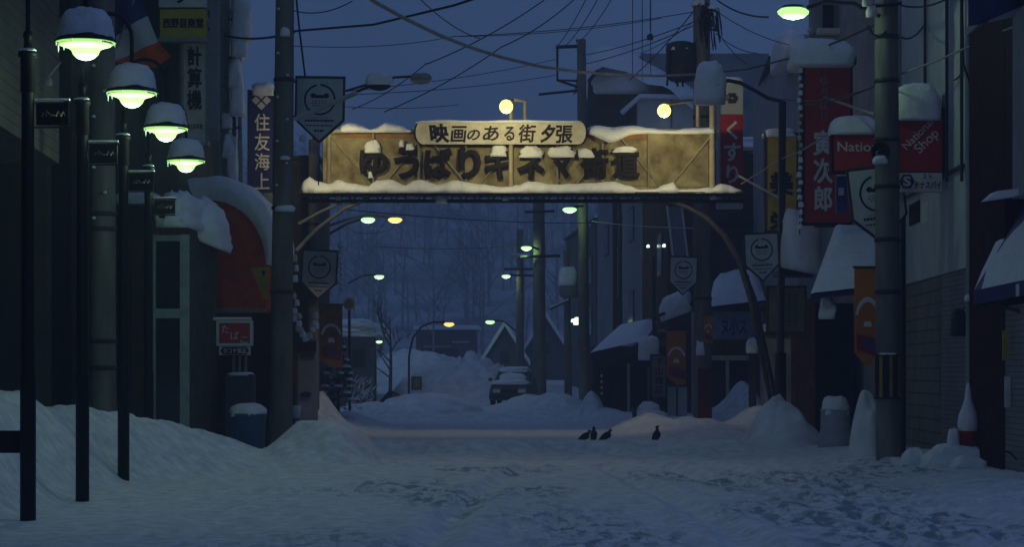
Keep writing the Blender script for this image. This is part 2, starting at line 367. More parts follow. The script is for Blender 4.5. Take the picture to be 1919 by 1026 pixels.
def grid_mesh(name, Xg, Yg, Zg, m, smooth=True):
    r, c = Xg.shape
    v = np.stack([Xg, Yg, Zg], -1).reshape(-1, 3)
    idx = np.arange(r * c).reshape(r, c)
    f = np.stack([idx[:-1, :-1], idx[:-1, 1:], idx[1:, 1:], idx[1:, :-1]], -1).reshape(-1, 4)
    me = bpy.data.meshes.new(name)
    me.vertices.add(len(v)); me.vertices.foreach_set("co", v.ravel())
    me.loops.add(f.size); me.loops.foreach_set("vertex_index", f.ravel().astype(np.int32))
    me.polygons.add(len(f)); me.polygons.foreach_set("loop_start", np.arange(0, f.size, 4, dtype=np.int32))
    me.polygons.foreach_set("use_smooth", np.ones(len(f), bool)); me.update(calc_edges=True); me.validate()
    me.materials.append(m)
    o = bpy.data.objects.new(name, me); COL.objects.link(o); return o
rows = np.concatenate([np.linspace(-12, 17.6, 60), 18 * np.exp(np.arange(0, 850) * .00245)]); colsn = np.linspace(-1, 1, 420)
hw = np.maximum(rows * .36, 9.5)[:, None]
cw = np.sign(colsn) * np.abs(colsn)**1.15
Xg = hw * cw[None, :]; Yg = np.repeat(rows[:, None], 420, 1)
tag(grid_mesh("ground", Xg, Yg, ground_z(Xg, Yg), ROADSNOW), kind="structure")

FAR_D = float(rows[-1])
hy = np.linspace(FAR_D - 1, 460, 110); hx = np.linspace(-230, 230, 160)
HX, HYg = np.meshgrid(hx, hy)
def hill_z(x, y):
    t = ss(FAR_D + 10, 400, y); cl = .55 + .45 * np.exp(-((x + 30 - .06 * y) / 90)**2) 
    return .9 + 36 * t * cl * (1 + .22 * fbm(x * .02, y * .012, 3, 91)) - 1.2 * (1 - ss(FAR_D, FAR_D + 6, y))
HILL = mat("snowy_hillside", (.34, .37, .42), .9, .7, .12, col2=(.16, .17, .19))
tag(grid_mesh("hills", HX, HYg, hill_z(HX, HYg), HILL), kind="structure")
wood = MB(); HAZE_BARK = mat("haze_pale_bark", (.27, .285, .31), .9, .3)  # pale bark: distance haze put into the colour
BARK = mat("bare_bark", (.06, .058, .055), .9, .3)
for i in range(700):                                               # leafless wood on the hill, one mass far off
    y = 185 + 200 * rnd.random()**.8; x = rnd.uniform(-.2 * y, .16 * y); z = float(hill_z(np.array([x]), np.array([y]))[0]); h = rnd.uniform(4, 8.5)
    wood.tube([(x, y, z - .5), (x + rnd.uniform(-.3, .3), y, z + h * .6), (x + rnd.uniform(-.6, .6), y, z + h)], [.16, .11, .03], HAZE_BARK, 3, False, False)
    for k in range(4):
        t = rnd.uniform(.35, .85); d = rnd.choice((-1, 1)) * rnd.uniform(.8, 2.0)
        wood.tube([(x, y, z + h * t), (x + d, y + rnd.uniform(-.5, .5), z + h * t + abs(d) * rnd.uniform(.7, 1.4))], [.07, .02], HAZE_BARK, 3, False, False)
tag(wood.build("forest"), "leafless grey wood covering the far hillside", "forest", kind="stuff")

def mound(name, label, px, D, rx, ry, h, p=1.6, ns=.12, seed=0, cat="snow pile", group=None, flat=0):
    """a heap of shovelled snow standing on the ground"""
    cx, cyy = X(px, D), D; n = 56; V = []; 
    for i in range(26):
        r = i / 25 * 1.25
        for j in range(n):
            a = 2 * math.pi * j / n; x = cx + r * rx * math.cos(a); y = cyy + r * ry * math.sin(a)
            wob = 1 + .14 * mnoise.noise(Vector((math.cos(a) * 1.3 + seed, math.sin(a) * 1.3, 0)))
            q = max(0, 1 - (r / wob)**p) if not flat else max(0, 1 - (r / wob)**p)**flat
            f = q + ns * mnoise.noise(Vector((x * 1.8 + seed, y * 1.3, 0))) * min(1, q * 3) + ns * .5 * mnoise.noise(Vector((x * 5 + seed, y * 4, 2))) * min(1, q * 3)
            V.append((x, y, h * f))
    b = np.array([gz(v[0], v[1]) for v in V[::n]]); g = ground_z(np.array([v[0] for v in V]), np.array([v[1] for v in V]))
    V = [(v[0], v[1], g[i] + v[2] - (.12 if i >= 19 * n else .04)) for i, v in enumerate(V)]
    mb = MB(); mb.add(V, [(i * n + j, (i + 1) * n + j, (i + 1) * n + (j + 1) % n, i * n + (j + 1) % n) for i in range(25) for j in range(n)], GROUND, True)
    return tag(mb.build(name), label, cat, group)
mound("snow_pile", "tall cone of blue-shaded snow piled at the right of the junction", 1462, 48, .98, 1.4, 1.22, 1.2, .17, 1)
mound("snow_pile", "low rounded snow heap in front of the long pale slope, left of the snowy car", 812, 79, 1.9, 3.5, .66, 2.0, .08, 2)
mound("snow_pile", "long pale snow slope rising behind the low heap and the buried car", 868, 108, 3.9, 7, 1.7, 1.6, .34, 3)
mound("snow_pile", "wide faint snow shoulder stretching behind the curved orange street lamp", 775, 118, 3.4, 7, 2.0, 2.4, .1, 4)
mound("snow_pile", "small snow heap catching green light beside the dark shop post", 1108, 71, .42, .9, .55, 2, .1, 5)
mound("snow_pile", "jagged lumpy snow pile leaning on the left of the striped utility pole", 1628, 40.6, .38, .5, 1.12, 2.0, .45, 6, flat=.8)
mound("snow_pile", "low warm-lit snow skirt around the snow-capped heap behind the crows", 1216, 60, 1.15, 1.6, .55, 1.5, .1, 8)

# ------------------------------------------------------------------ buildings, left side
SIDING = mat("grey_board_siding", (.13, .12, .10), .8, .2, 2, .1, lines=('Z', .16, .012))
DARKWALL = mat("near_black_wall", (.022, .021, .018), .9, .35, 1.2, .2)  # near-black wall tone, varied at random
BROWNWALL = mat("brown_grey_render", (.085, .075, .066), .9, .3, 1.5, .2)
PORCH = mat("porch_boards", (.10, .095, .08), .85, .3, 3, .15, lines=('Y', .22, .01))
PALEWALL = mat("pale_panel_wall", (.50, .53, .54), .8, .15, 1.5, .1)
GREYWALL = mat("blue_grey_render", (.25, .26, .29), .85, .25, 1.2, .2)
RIBWALL = mat("ribbed_metal_wall", (.30, .31, .32), .6, .2, 1.5, .05, lines=('Y', .55, .05))
SHUT = mat("roller_shutter", (.20, .20, .21), .55, .2, 2, .0, lines=('Z', .085, .02))
BLOCK = mat("beige_block_wall", (.22, .20, .17), .85, .25, 2, .1, lines=('Z', .24, .015))
MAROON = mat("dark_maroon_tile", (.045, .009, .008), .7, .35, 2.5, .15)
BRICK = mat("red_brown_brick", (.13, .055, .04), .85, .4, 5, .25, lines=('Z', .09, .008))
FAR_WALL = mat("far_house_wall", (.12, .125, .135), .9, .3, 1)

def Lx(L, D): return -.0567 * D + L
def window_at(parent, x0, x1, z0, z1, y, fm=None, sill=False):
    w = MB(); t = .06; fm = fm or DARK
    w.box(x0, x1, y - .05, y - .003, z0, z0 + t, fm).box(x0, x1, y - .05, y - .003, z1 - t, z1, fm).box(x0, x0 + t, y - .05, y - .003, z0 + t, z1 - t, fm).box(x1 - t, x1, y - .05, y - .003, z0 + t, z1 - t, fm)
    w.box((x0 + x1) / 2 - .025, (x0 + x1) / 2 + .025, y - .045, y - .003, z0 + t, z1 - t, fm)
    o = w.build("window", parent); MB().box(x0 + t, x1 - t, y - .02, y - .006, z0 + t, z1 - t, GLASS).build("pane", o)
    if sill: MB().box(x0 - .08, x1 + .08, y - .16, y - .003, z0 - .08, z0 - .002, WHITE).build("sill", o)
    return o

b = thing("shop_building", "dark shop building with an overhanging grey-boarded upper storey at the left edge", "building", (Lx(-7, 30), 30, 0))
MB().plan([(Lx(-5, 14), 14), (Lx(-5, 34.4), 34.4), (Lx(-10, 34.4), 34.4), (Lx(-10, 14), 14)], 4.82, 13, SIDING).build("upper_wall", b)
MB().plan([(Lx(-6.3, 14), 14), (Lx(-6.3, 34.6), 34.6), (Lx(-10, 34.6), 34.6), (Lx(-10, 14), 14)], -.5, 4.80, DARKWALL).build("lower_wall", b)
w = MB()
for d in (20.5, 23, 25.5): w.plan([(Lx(-4.99, d), d), (Lx(-4.99, d + 1.4), d + 1.4), (Lx(-5.05, d + 1.4), d + 1.4), (Lx(-5.05, d), d)], 6.6, 8.0, GLASS)
w.build("window", b)
w = MB()
w.tube([P(0, 62, 31), P(45, 30, 32.5)], .02, DARK, 5).tube([P(42, 38, 33), P(115, 118, 34)], .015, DARK, 5)
w.build("stay_cable", b)
b = thing("shop_building", "tall dark rendered building with pilasters behind the green street lamps", "building", (Lx(-7, 40), 41, 0))
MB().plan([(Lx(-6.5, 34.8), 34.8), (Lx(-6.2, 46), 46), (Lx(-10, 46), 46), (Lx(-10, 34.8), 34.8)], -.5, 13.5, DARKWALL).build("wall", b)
pm = MB()
for d in (40.5, 44.6): pm.plan([(Lx(-6.1, d), d), (Lx(-6.1, d + .5), d + .5), (Lx(-6.42, d + .5), d + .5), (Lx(-6.42, d), d)], -.4, 13.4, BROWNWALL)
pm.build("pilaster", b)
b = thing("shop_building", "grey-brown building carrying the tall 計算機 sign tower", "building", (Lx(-6, 54), 54, 0))
MB().plan([(Lx(-4.25, 46.2), 46.2), (Lx(-4.25, 62), 62), (Lx(-9, 62), 62), (Lx(-9, 46.2), 46.2)], -.5, 14, BROWNWALL).build("wall", b)
for (a0, c0, a1, c1) in ((262, 130, 282, 330), (292, 120, 322, 240)):
    window_at(b, X(a0, 46.2), X(a1, 46.2), Z(c1, 46.2), Z(c0, 46.2), 46.2)
MB().pbox(270, 366, 300, 372, 46.0, .19, STEEL).plump(208, 358, 300, 376, 45.4, .7, seed=3).build("canopy", b)

# porch (wind-break room) with deep snow on its roof
b = thing("shop_porch", "glazed wooden porch with pale green frame and thick snow on its roof", "porch", (X(345, 42), 42.5, 0))
D = 42.0; x0, x1 = X(286, D), X(352, D); xr = X(407, 45.2)
MB().plan([(x0, D + .12), (x1, D + .12), (xr, 45.2), (x0 - .4, 45.2)], Z(440, D), Z(405, D), WOOD).build("roof_edge", b)
w = MB(); 
w.box(x1 - .14, x1 + .03, D - .03, D + .12, -.2, Z(440, D), GREENFR).box(x0 - .02, x0 + .06, D, D + .12, -.2, Z(440, D), GREENFR)
w.box(x0 + .062, x1 - .142, D, D + .1, Z(597, D), Z(579, D), GREENFR).box(x0 + .062, x1 - .142, D, D + .1, Z(452, D), Z(441, D), GREENFR).build("door_frame", b)
MB().box(x0 + .062, x1 - .142, D + .06, D + .075, .1, Z(452, D) - .002, GLASS).build("glazing", b)
MB().plan([(x1 + .032, D + .05), (xr, 45.2), (xr - .12, 45.2), (x1 - .1, D + .125)], -.2, Z(440, D) - .004, PORCH).build("side_wall", b)
MB().box(x0 - .6, x1 - .15, D + 1.2, D + 1.25, -.2, Z(440, D) - .01, WOOD).build("back_wall", b)
sh = MB()
for k in range(7): sh.box(x0 + .02, x0 + .42, D + .3, D + .7, .5 + k * .24, .52 + k * .24, CREAM)
sh.build("shelf", b)
MB().plump(280, 354, 362, 408, 41.8, 2.4, seed=4, ns=.22, pe=.8, e=.8).plump(336, 366, 418, 432, 43, 2.2, seed=5, ns=.16, tilt=-.4, pe=.8, e=.8).build("snow_cap", b)
MB().lump((X(306, 41.9), 41.95, Z(404, 41.9)), .13, .1, .16, DARKIN, seed=8, nu=12, nv=6).build("roof_vent", b)

# red barrel awning with deep snow
def arc_pts(cx, cy, rx, ry, a0, a1, n): return [(cx + rx * math.cos(lerp(a0, a1, i / n)), cy - ry * math.sin(lerp(a0, a1, i / n))) for i in range(n + 1)]
b = thing("shop_awning", "rounded red canvas awning buried under a thick curl of snow", "awning", (X(440, 47.5), 47.5, Z(585, 47.5)))
pa = [(500, 580)] + arc_pts(398, 500, 102, 122, 0, math.pi / 2, 14)
MB().pprism(pa + [(398, 580)], 47.2, 4.0, REDCLOTH).build("canvas", b)
w = MB(); w.pbox(396, 578, 500, 585, 47.15, .08, STEEL).tube([P(400, 378, 47.15), P(400, 580, 47.15)], .025, OCHRE, 6)
w.tube([P(404, 500, 47.14), P(432, 514, 47.14), P(470, 520, 47.14), P(497, 512, 47.14)], .008, STEEL, 4).build("frame", b)
V = []; w = MB(); k = 26
def snow_arc(a, sc, yy):
    th = 47 * max(0, math.sin(max(0, min(a, 1.55))))**.62 * (1 + .16 * mnoise.noise(Vector((a * 4, yy * .8, 3)))) + 2
    nx, ny = math.cos(a), -math.sin(a); nl = math.hypot(nx / 102, ny / 122); nx, ny = nx / 102 / nl, ny / 122 / nl
    return P(398 + 102 * math.cos(a) + nx * th * sc, 500 - 122 * math.sin(a) + ny * th * sc, 47.2)
SECT = ((47.0, .02), (46.8, .45), (46.95, .85), (47.3, 1.0), (49.5, 1.05), (51.2, .95))
for yy, sc in SECT:
    for i in range(k): q = snow_arc(lerp(.02, math.pi / 2 + .28, i / (k - 1)), sc, yy); V.append((q.x, yy, q.z))
w.add(V, [(r * k + i, r * k + i + 1, (r + 1) * k + i + 1, (r + 1) * k + i) for r in range(len(SECT) - 1) for i in range(k - 1)], SNOW, True).build("snow_cap", b)

b = thing("building", "narrow brown building under the left end of the lit arch", "building", (X(560, 61), 62, 0))
MB().plan([(X(470, 61), 61), (X(597, 61), 61), (X(618, 72), 72), (X(470, 72), 72)], -.3, Z(300, 61), BROWNWALL).build("wall", b)
MB().box(X(470, 61), X(597, 61) + .05, 60.9, 72, Z(300, 61) + .002, Z(300, 61) + .12, DARK).plump(470, 285, 600, 300, 60.9, 8, seed=2).build("roof", b)
for a in (480, 505): window_at(b, X(a, 61), X(a + 20, 61), Z(620, 61), Z(540, 61), 61)
b = thing("far_building", "dim snow-roofed building fading into haze on the left of the road", "building", (X(670, 95), 95, 0))
MB().plan([(X(560, 95), 95), (X(704, 95), 95), (X(706, 108), 108), (X(560, 108), 108)], 0, Z(622, 95), FAR_WALL).build("wall", b)
MB().plump(550, 594, 712, 622, 94, 14, seed=12, e=.4).build("snow_roof", b)
window_at(b, X(660, 95), X(685, 95), Z(690, 95), Z(655, 95), 95)

# ------------------------------------------------------------------ buildings, right side
b = thing("shop_building", "dark maroon tiled shop with pale column at the right edge", "building", (7.6, 33, 0))
XR = lambda px, D: X(px, D)
MB().plan([(XR(1817, 36.5), 36.5), (XR(1883, 33.9), 33.9), (12, 33.9), (12, 36.5)], -.2, Z(28, 36), MAROON).build("wall", b)
MB().plan([(XR(1884, 33.85), 33.85), (XR(1900, 33.2), 33.2), (12, 33.2), (12, 33.85)], Z(372, 33.5), Z(28, 33.5), MAROON).build("upper_wall", b)
MB().plan([(XR(1898, 33.1), 33.1), (XR(1990, 29.5), 29.5), (12, 29.5), (12, 33.1)], Z(372, 33), Z(26, 33), GREYWALL).build("column", b)
MB().plan([(XR(1812, 36.5), 36.5), (XR(1990, 29), 29), (12, 29), (12, 36.5)], Z(20, 34), 13, GREYWALL).build("fascia", b)
MB().pprism([(1815, 47), (1856, 40), (1919, 5), (1919, -30), (1815, -30)], 33.0, .12, NAVY).pprism([(1853, 38), (1920, 9), (1920, 26), (1853, 42)], 32.9, .08, GREYWALL).build("eave_board", b)
MB().plan([(XR(1868, 34.6), 34.6), (XR(1990, 30), 30), (12, 30), (12, 34.6)], -.1, Z(575, 34), SHUT).build("shutter", b)
w = MB(); w.pprism([(1852, 374), (1870, 358), (1920, 352), (1980, 340), (1980, 358), (1920, 364)], 32.6, .5, SNOW).build("snow_ledge", b)
it = MB()
for (a, c, e, f, m) in ((1880, 620, 1890, 676, OCHRE), (1884, 706, 1894, 764, WHITE), (1900, 640, 1907, 690, STEEL), (1912, 650, 1918, 700, STEEL)): it.pbox(a, c, e, f, 33.4, .05, m)
it.build("hanging_goods", b)

b = thing("shop_awning", "snow-covered awning with blue valance in front of the maroon shop at right", "awning", (X(1880, 34), 33.5, Z(545, 34)))
A, Bq = P(1826, 545, 34.2), P(1990, 510, 31.0); Cq, Dq = P(1990, 268, 33.2), P(1900, 392, 35.6)
w = MB(); U = []
for i in range(12):
    for j in range(16):
        u, v = i / 11, j / 15; p = A.lerp(Bq, u).lerp(Dq.lerp(Cq, u), v); th = .16 * (min(1, v * 5, (1 - v) * 6 + .3)) * min(1, u * 7 + .25) * (1 + .3 * mnoise.noise(Vector((u * 3, v * 4, 1))))
        U.append((p.x - th * .25, p.y - th * .3, p.z + th))
Fc = [(i * 16 + j, i * 16 + j + 1, (i + 1) * 16 + j + 1, (i + 1) * 16 + j) for i in range(11) for j in range(15)]
w.add(U, Fc, SNOW, True).build("snow_cap", b)
MB().add([A, Bq, Cq, Dq, A + Vector((0, .05, -.05)), Bq + Vector((0, .05, -.05)), Cq + Vector((0, .05, -.05)), Dq + Vector((0, .05, -.05))], [(0, 1, 2, 3), (7, 6, 5, 4), (0, 4, 5, 1), (3, 2, 6, 7), (0, 3, 7, 4)], NAVY).build("canopy", b)
dz = Vector((0, 0, -.2)); q = Vector((0, .03, 0)); A2 = A + Vector((-.005, -.01, -.02)); B2 = Bq + Vector((-.005, -.01, -.02))
w = MB(); w.add([A2, B2, B2 + dz, A2 + dz, A2 + q, B2 + q, B2 + dz + q, A2 + dz + q], [(0, 3, 2, 1), (4, 5, 6, 7), (3, 7, 6, 2), (0, 4, 7, 3)], NAVY)
t0 = A2.lerp(B2, .5); t1 = A2.lerp(B2, .54)
w.add([t0 + Vector((0, -.012, -.02)), t1 + Vector((0, -.012, -.02)), t1 + Vector((0, -.012, -.2)), t0 + Vector((0, -.012, -.2))], [(0, 3, 2, 1)], PALETXT).build("valance", b)
MB().tube([A2 + dz, P(1919, 560, 35)], .02, DARK, 6).tube([P(1830, 560, 34.3), P(1930, 590, 32.5)], .025, DARK, 6).build("support_arm", b)

b = thing("shop_building", "pale panelled shop with poster board and closed shutters behind the right utility pole", "building", (8.2, 42, 0))
MB().plan([(X(1690, 46), 46), (X(1813, 38), 38), (13, 38), (13, 46)], Z(520, 42), 13, PALEWALL).build("wall", b)
MB().plan([(X(1694, 45.9), 45.9), (X(1763, 41), 41), (13, 41), (13, 45.9)], -.2, Z(520, 42) - .004, BLOCK).build("block_wall", b)
MB().plan([(X(1764, 40.95), 40.95), (X(1826, 37.9), 37.9), (13, 37.9), (13, 40.95)], -.2, Z(520, 42) - .004, SHUT).build("shutter", b)
pl = MB()
for px, D in ((1737, 42.4), (1778, 39.6), (1806, 38.2)): pl.tube([(X(px, D) - .03, D, Z(340, D)), (X(px, D) - .03, D, 12.5)], .03, DARK, 6)
pl.build("downpipe", b)
pl = MB()
for (a, c, D0, D1, e, f, m) in ((1738, 1768, 42.6, 40.9, 420, 455, CREAM), (1745, 1762, 42.2, 41.2, 455, 475, GREYWALL), (1752, 1778, 41.7, 40.2, 482, 508, DARKIN), (1705, 1724, 44.8, 43.4, 380, 420, MAROON), (1728, 1770, 43.2, 40.7, 372, 412, WHITE), (1780, 1800, 40, 38.8, 395, 500, CREAM)):
    pl.plan([(X(a, D0) - .012, D0), (X(c, D1) - .012, D1), (X(c, D1) + .02, D1), (X(a, D0) + .02, D0)], Z(f, (D0 + D1) / 2), Z(e, (D0 + D1) / 2), m)
pl.build("poster", b)
MB().plan([(X(1700, 45.4) - .1, 45.4), (X(1812, 38.2) - .1, 38.2), (X(1812, 38.2) + .01, 38.2), (X(1700, 45.4) + .01, 45.4)], Z(348, 42), Z(343, 42), DARK).build("ledge", b)
w = MB(); w.tube([P(1768, 178, 40.3), P(1768, 218, 40.3)], .025, mat("pale_tube", (.7, .6, .4), .3, .05), 8).tube([P(1801, 185, 38.4), P(1801, 218, 38.4)], .02, MATS["pale_tube"], 8).build("metal_trim", b)  # one even pale tan colour for both tubes

def seg(name, label, D0, D1, x0, x1, z1, m, winrows=(), depth=6.0, roof=True, z0=-.3):
    b = thing(name, label, "building", (x0 + 1, (D0 + D1) / 2, 0))
    MB().plan([(x1, D1), (x0, D0), (x0 + depth, D0), (x1 + depth, D1)], z0, z1, m).build("wall", b)
    for zb, zt, d0, d1 in winrows:
        t0, t1 = (d0 - D0) / (D1 - D0), (d1 - D0) / (D1 - D0); xa, xb = lerp(x0, x1, t0), lerp(x0, x1, t1)
        f = MB().plan([(xa - .05, d0), (xb - .05, d1), (xb + .02, d1), (xa + .02, d0)], zb, zt, DARK).build("window", b)
        MB().plan([(xa - .06, d0 + .1), (xb - .06, d1 - .1), (xb - .04, d1 - .1), (xa - .04, d0 + .1)], zb + .1, zt - .1, GLASS).build("pane", f)
    if roof: MB().plan([(x1 - .15, D1), (x0 - .15, D0 - .1), (x0 + depth, D0 - .1), (x1 + depth, D1)], z1 + .002, z1 + .12, DARK).lump((x0 + depth / 2, (D0 + D1) / 2, z1 + .1), depth / 2 + .15, (D1 - D0) / 2 + .1, .7, e=.3, seed=int(D0)).build("snow_roof", b)
    return b
b = seg("shop_building", "purple-grey shop building with the small upper window beside the red banner", 46.2, 57, X(1690, 46), X(1560, 57), 12.5, GREYWALL, ())
window_at(b, X(1570, 56.5) - .7, X(1570, 56.5) - .1, Z(55, 56.5), Z(-10, 56.5), 56.4, WHITE, True)
MB().pbox(1525, -20, 1602, 60, 55.8, .9, GREYWALL).build("bay", b)
w = MB(); w.pbox(1543, -15, 1562, 52, 55.72, .08, DARKIN).build("window", b)
MB().pbox(1534, 52, 1605, 62, 55.5, .3, WHITE).build("sill", b)
MB().plan([(X(1600, 53.5) - .02, 53.5), (X(1690, 46.4) - .1, 46.4), (X(1690, 46.4) + .1, 46.4), (X(1600, 53.5) + .1, 53.5)], -.2, 3.2, SHUT).build("shutter", b)
b = thing("shop_building", "red-brown brick shop front behind the cone of snow", "building", (X(1500, 53), 53, 0))
MB().plan([(X(1483, 53), 53), (X(1560, 52), 52), (X(1570, 60), 60), (X(1485, 60), 60)], -.2, Z(560, 52.5), BRICK).build("wall", b)
MB().plan([(X(1528, 51.9), 51.9), (X(1600, 51.5), 51.5), (X(1600, 51.8), 51.8), (X(1528, 51.95), 51.95)], -.2, Z(570, 52), DARKIN).build("doorway", b)
b = seg("building", "grey ribbed building with steep snowy eave behind the yellow sign", 62, 73, X(1498, 62), X(1412, 73), Z(64, 62), RIBWALL, ((7.3, 8.6, 64, 65.5),), roof=False)
w = MB(); w.add([P(1416, 176, 73.3), P(1440, 112, 66), P(1452, 112, 66), P(1428, 176, 73.3), P(1416, 170, 73.3), P(1440, 105, 66), P(1452, 105, 66), P(1428, 170, 73.3)], [(0, 1, 2, 3), (7, 6, 5, 4), (0, 4, 5, 1), (3, 7, 4, 0)], DARK).build("eave", b)
MB().lump(P(1478, 112, 63), .42, 1.6, .8, seed=22, pe=.8).build("snow_roof", b)

# frontal shop beyond the side street
b = thing("shop_building", "snow-roofed shop with blue-white signboard and wide windows facing the junction", "building", (X(1385, 70), 71, 0))
D = 69.0
MB().pbox(1325, 575, 1450, 790, D + .4, 6, GREYWALL).build("wall", b)
MB().pbox(1332, 585, 1432, 638, D, .3, mat("pale_blue_signboard", (.30, .38, .52), .6, .35, 3)).ptext("ヌ小ス", 1352, 598, 1400, 628, D - .012, NAVY, bold=.03, depth=.01).build("signboard", b)
MB().pbox(1328, 637, 1424, 666, D - .1, .45, mat("ochre_brown_panel", (.10, .07, .025), .8, .3)).build("fascia", b)
w = MB(); w.pbox(1328, 667, 1418, 676, D - .14, .5, CREAM).pbox(1361, 676, 1367, 765, D - .08, .1, CREAM).pbox(1325, 676, 1329, 770, D - .08, .1, CREAM).build("window_frame", b)
MB().pbox(1329, 676, 1418, 768, D + .1, .1, GLASS).build("window", b)
w = MB()
w.add([P(1330, 580, D - .6), P(1432, 568, D - .6), P(1418, 524, D + 1.8), P(1338, 532, D + 1.8)], [(0, 1, 2, 3)], DARK).build("roof", b)
U = []
for i in range(14):
    for j in range(9):
        u, v = i / 13, j / 8; p = P(1328, 577, D - .7).lerp(P(1436, 565, D - .7), u).lerp(P(1338, 530, D + 1.8).lerp(P(1422, 520, D + 1.8), u), v)
        e = min(1, u * 6 + .1, (1 - u) * 6 + .1, v * 4 + .1); p.z += .28 * e * (1 + .4 * mnoise.noise(Vector((u * 3, v * 2, 7)))); U.append(p)
MB().add(U, [(i * 9 + j, (i + 1) * 9 + j, (i + 1) * 9 + j + 1, i * 9 + j + 1) for i in range(13) for j in range(8)], SNOW, True).build("snow_roof", b)
MB().pprism([(1330, 470), (1432, 460), (1432, 520), (1330, 545)], D + 2.2, 3, BROWNWALL).pbox(1310, 395, 1415, 500, D + 4, 4, BROWNWALL).build("upper_wall", b)
for yy in (410, 432, 512): MB().pbox(1322, yy, 1412, yy + 9, D + 2.1 if yy > 500 else D + 3.9, .08, DARK).build("dark_band", b)

b = seg("building", "rust-brown building with small porch lights behind the arch's right shoulder", 76, 88, X(1252, 76), X(1205, 88), Z(290, 76), mat("rust_brown_cladding", (.085, .045, .035), .85, .4, 2), ((5, 6.5, 78, 80),), depth=4)
b = thing("billboard", "pale blue slanted panel between two bright uprights under the arch", "panel", (X(1268, 72), 72, Z(488, 72)))
MB().pprism([(1251, 388), (1277, 388), (1289, 486), (1263, 486)], 72, .15, GREYWALL).build("panel", b)
for a in (1249, 1276): 
    w = MB(); w.pprism([(a, 386), (a + 4, 386), (a + 16, 488), (a + 12, 488)], 71.9, .12, WHITE).build("upright", b)
b = seg("building", "long blue-grey facade far along the right side of the street", 88.2, 108, X(1204, 88), X(1120, 108), 14.2, GREYWALL, ((3.6, 5.0, 91, 93), (3.6, 5.0, 96, 98), (7, 8.4, 91, 93), (7, 8.4, 96, 98), (7, 8.4, 102, 104)), depth=5, roof=False)
MB().plan([(X(1160, 98) - .25, 98), (X(1158, 98.6) - .25, 98.6), (X(1158, 98.6), 98.6), (X(1160, 98), 98)], 0, 12, DARK).build("pilaster", b)
D = 88.0
w = MB(); w.pprism([(1103, 240), (1103, 132), (1113, 128), (1200, 178), (1200, 240)], D, 8, BROWNWALL).build("gable", b)
MB().pbox(1196, 182, 1312, 245, D - 1, 6, PALEWALL).pbox(1258, 184, 1260, 240, D - 1.03, .05, DARK).build("loft_wall", b)
U = []
for i in range(18):
    for j in range(8):
        u, v = i / 17, j / 7; px = lerp(1086, 1320, u); py = 92 + 95 * max(0, (u - .2) / .8)**1.5 + 34 * max(0, (.14 - u) / .14) 
        q = P(px, py, 88); U.append((q.x, lerp(86.6, 97, v), q.z + .35 * mnoise.noise(Vector((u * 5, v * 3, 2))) - (.9 if j == 0 else 0)))
MB().add(U, [(i * 8 + j, (i + 1) * 8 + j, (i + 1) * 8 + j + 1, i * 8 + j + 1) for i in range(17) for j in range(7)], SNOW, True).build("snow_roof", b)
MB().plump(1092, 96, 1258, 152, 86.9, 9, seed=31, e=.8, pe=.8, ns=.08).build("roof_drift", b); MB().tube([P(1165, 212, 86.8), P(1200, 180, 86.8), P(1300, 182, 86.8)], .1, SNOW, 6).build("snow_ledge", b)
b = seg("building", "farthest dim street building beyond the utility poles on the right", 108.2, 125, X(1118, 108), X(1062, 125), 9, FAR_WALL, ((3.4, 5, 110, 112), (3.4, 5, 115, 117), (6, 7.4, 110, 112)), depth=4)

b = thing("shop_building", "low dark shop with slanting snow awning beyond the crows", "building", (X(1180, 76), 77, 0))
MB().pbox(1112, 650, 1250, 800, 77, 5, mat("dark_brown_shopfront", (.045, .036, .032), .85, .4, 2)).build("wall", b)
MB().pprism([(1105, 664), (1148, 668), (1215, 634), (1250, 624), (1250, 632), (1215, 648), (1160, 680), (1112, 680)], 74.6, .1, DARK).build("awning", b)
U = []
for i in range(12):
    for j in range(7):
        u, v = i / 11, j / 6; p = P(1106, 663, 74.6).lerp(P(1208, 640, 74.6), u).lerp(P(1150, 622, 76.8).lerp(P(1232, 606, 76.8), u), v)
        e = min(1, u * 5 + .1, (1 - u) * 5 + .1, v * 4 + .15); p.z += .2 * e; U.append(p)
MB().add(U, [(i * 7 + j, (i + 1) * 7 + j, (i + 1) * 7 + j + 1, i * 7 + j + 1) for i in range(11) for j in range(6)], SNOW, True).build("snow_cap", b)
w = MB()
for a, c in ((1120, 1150), (1156, 1176), (1182, 1215)): w.pbox(a, 690, c, 780, 76.9, .08, DARKIN)
w.build("doorway", b)
MB().pbox(1176, 682, 1181, 790, 76.8, .1, CREAM).pbox(1214, 690, 1217, 790, 76.8, .1, STEEL).build("door_post", b)

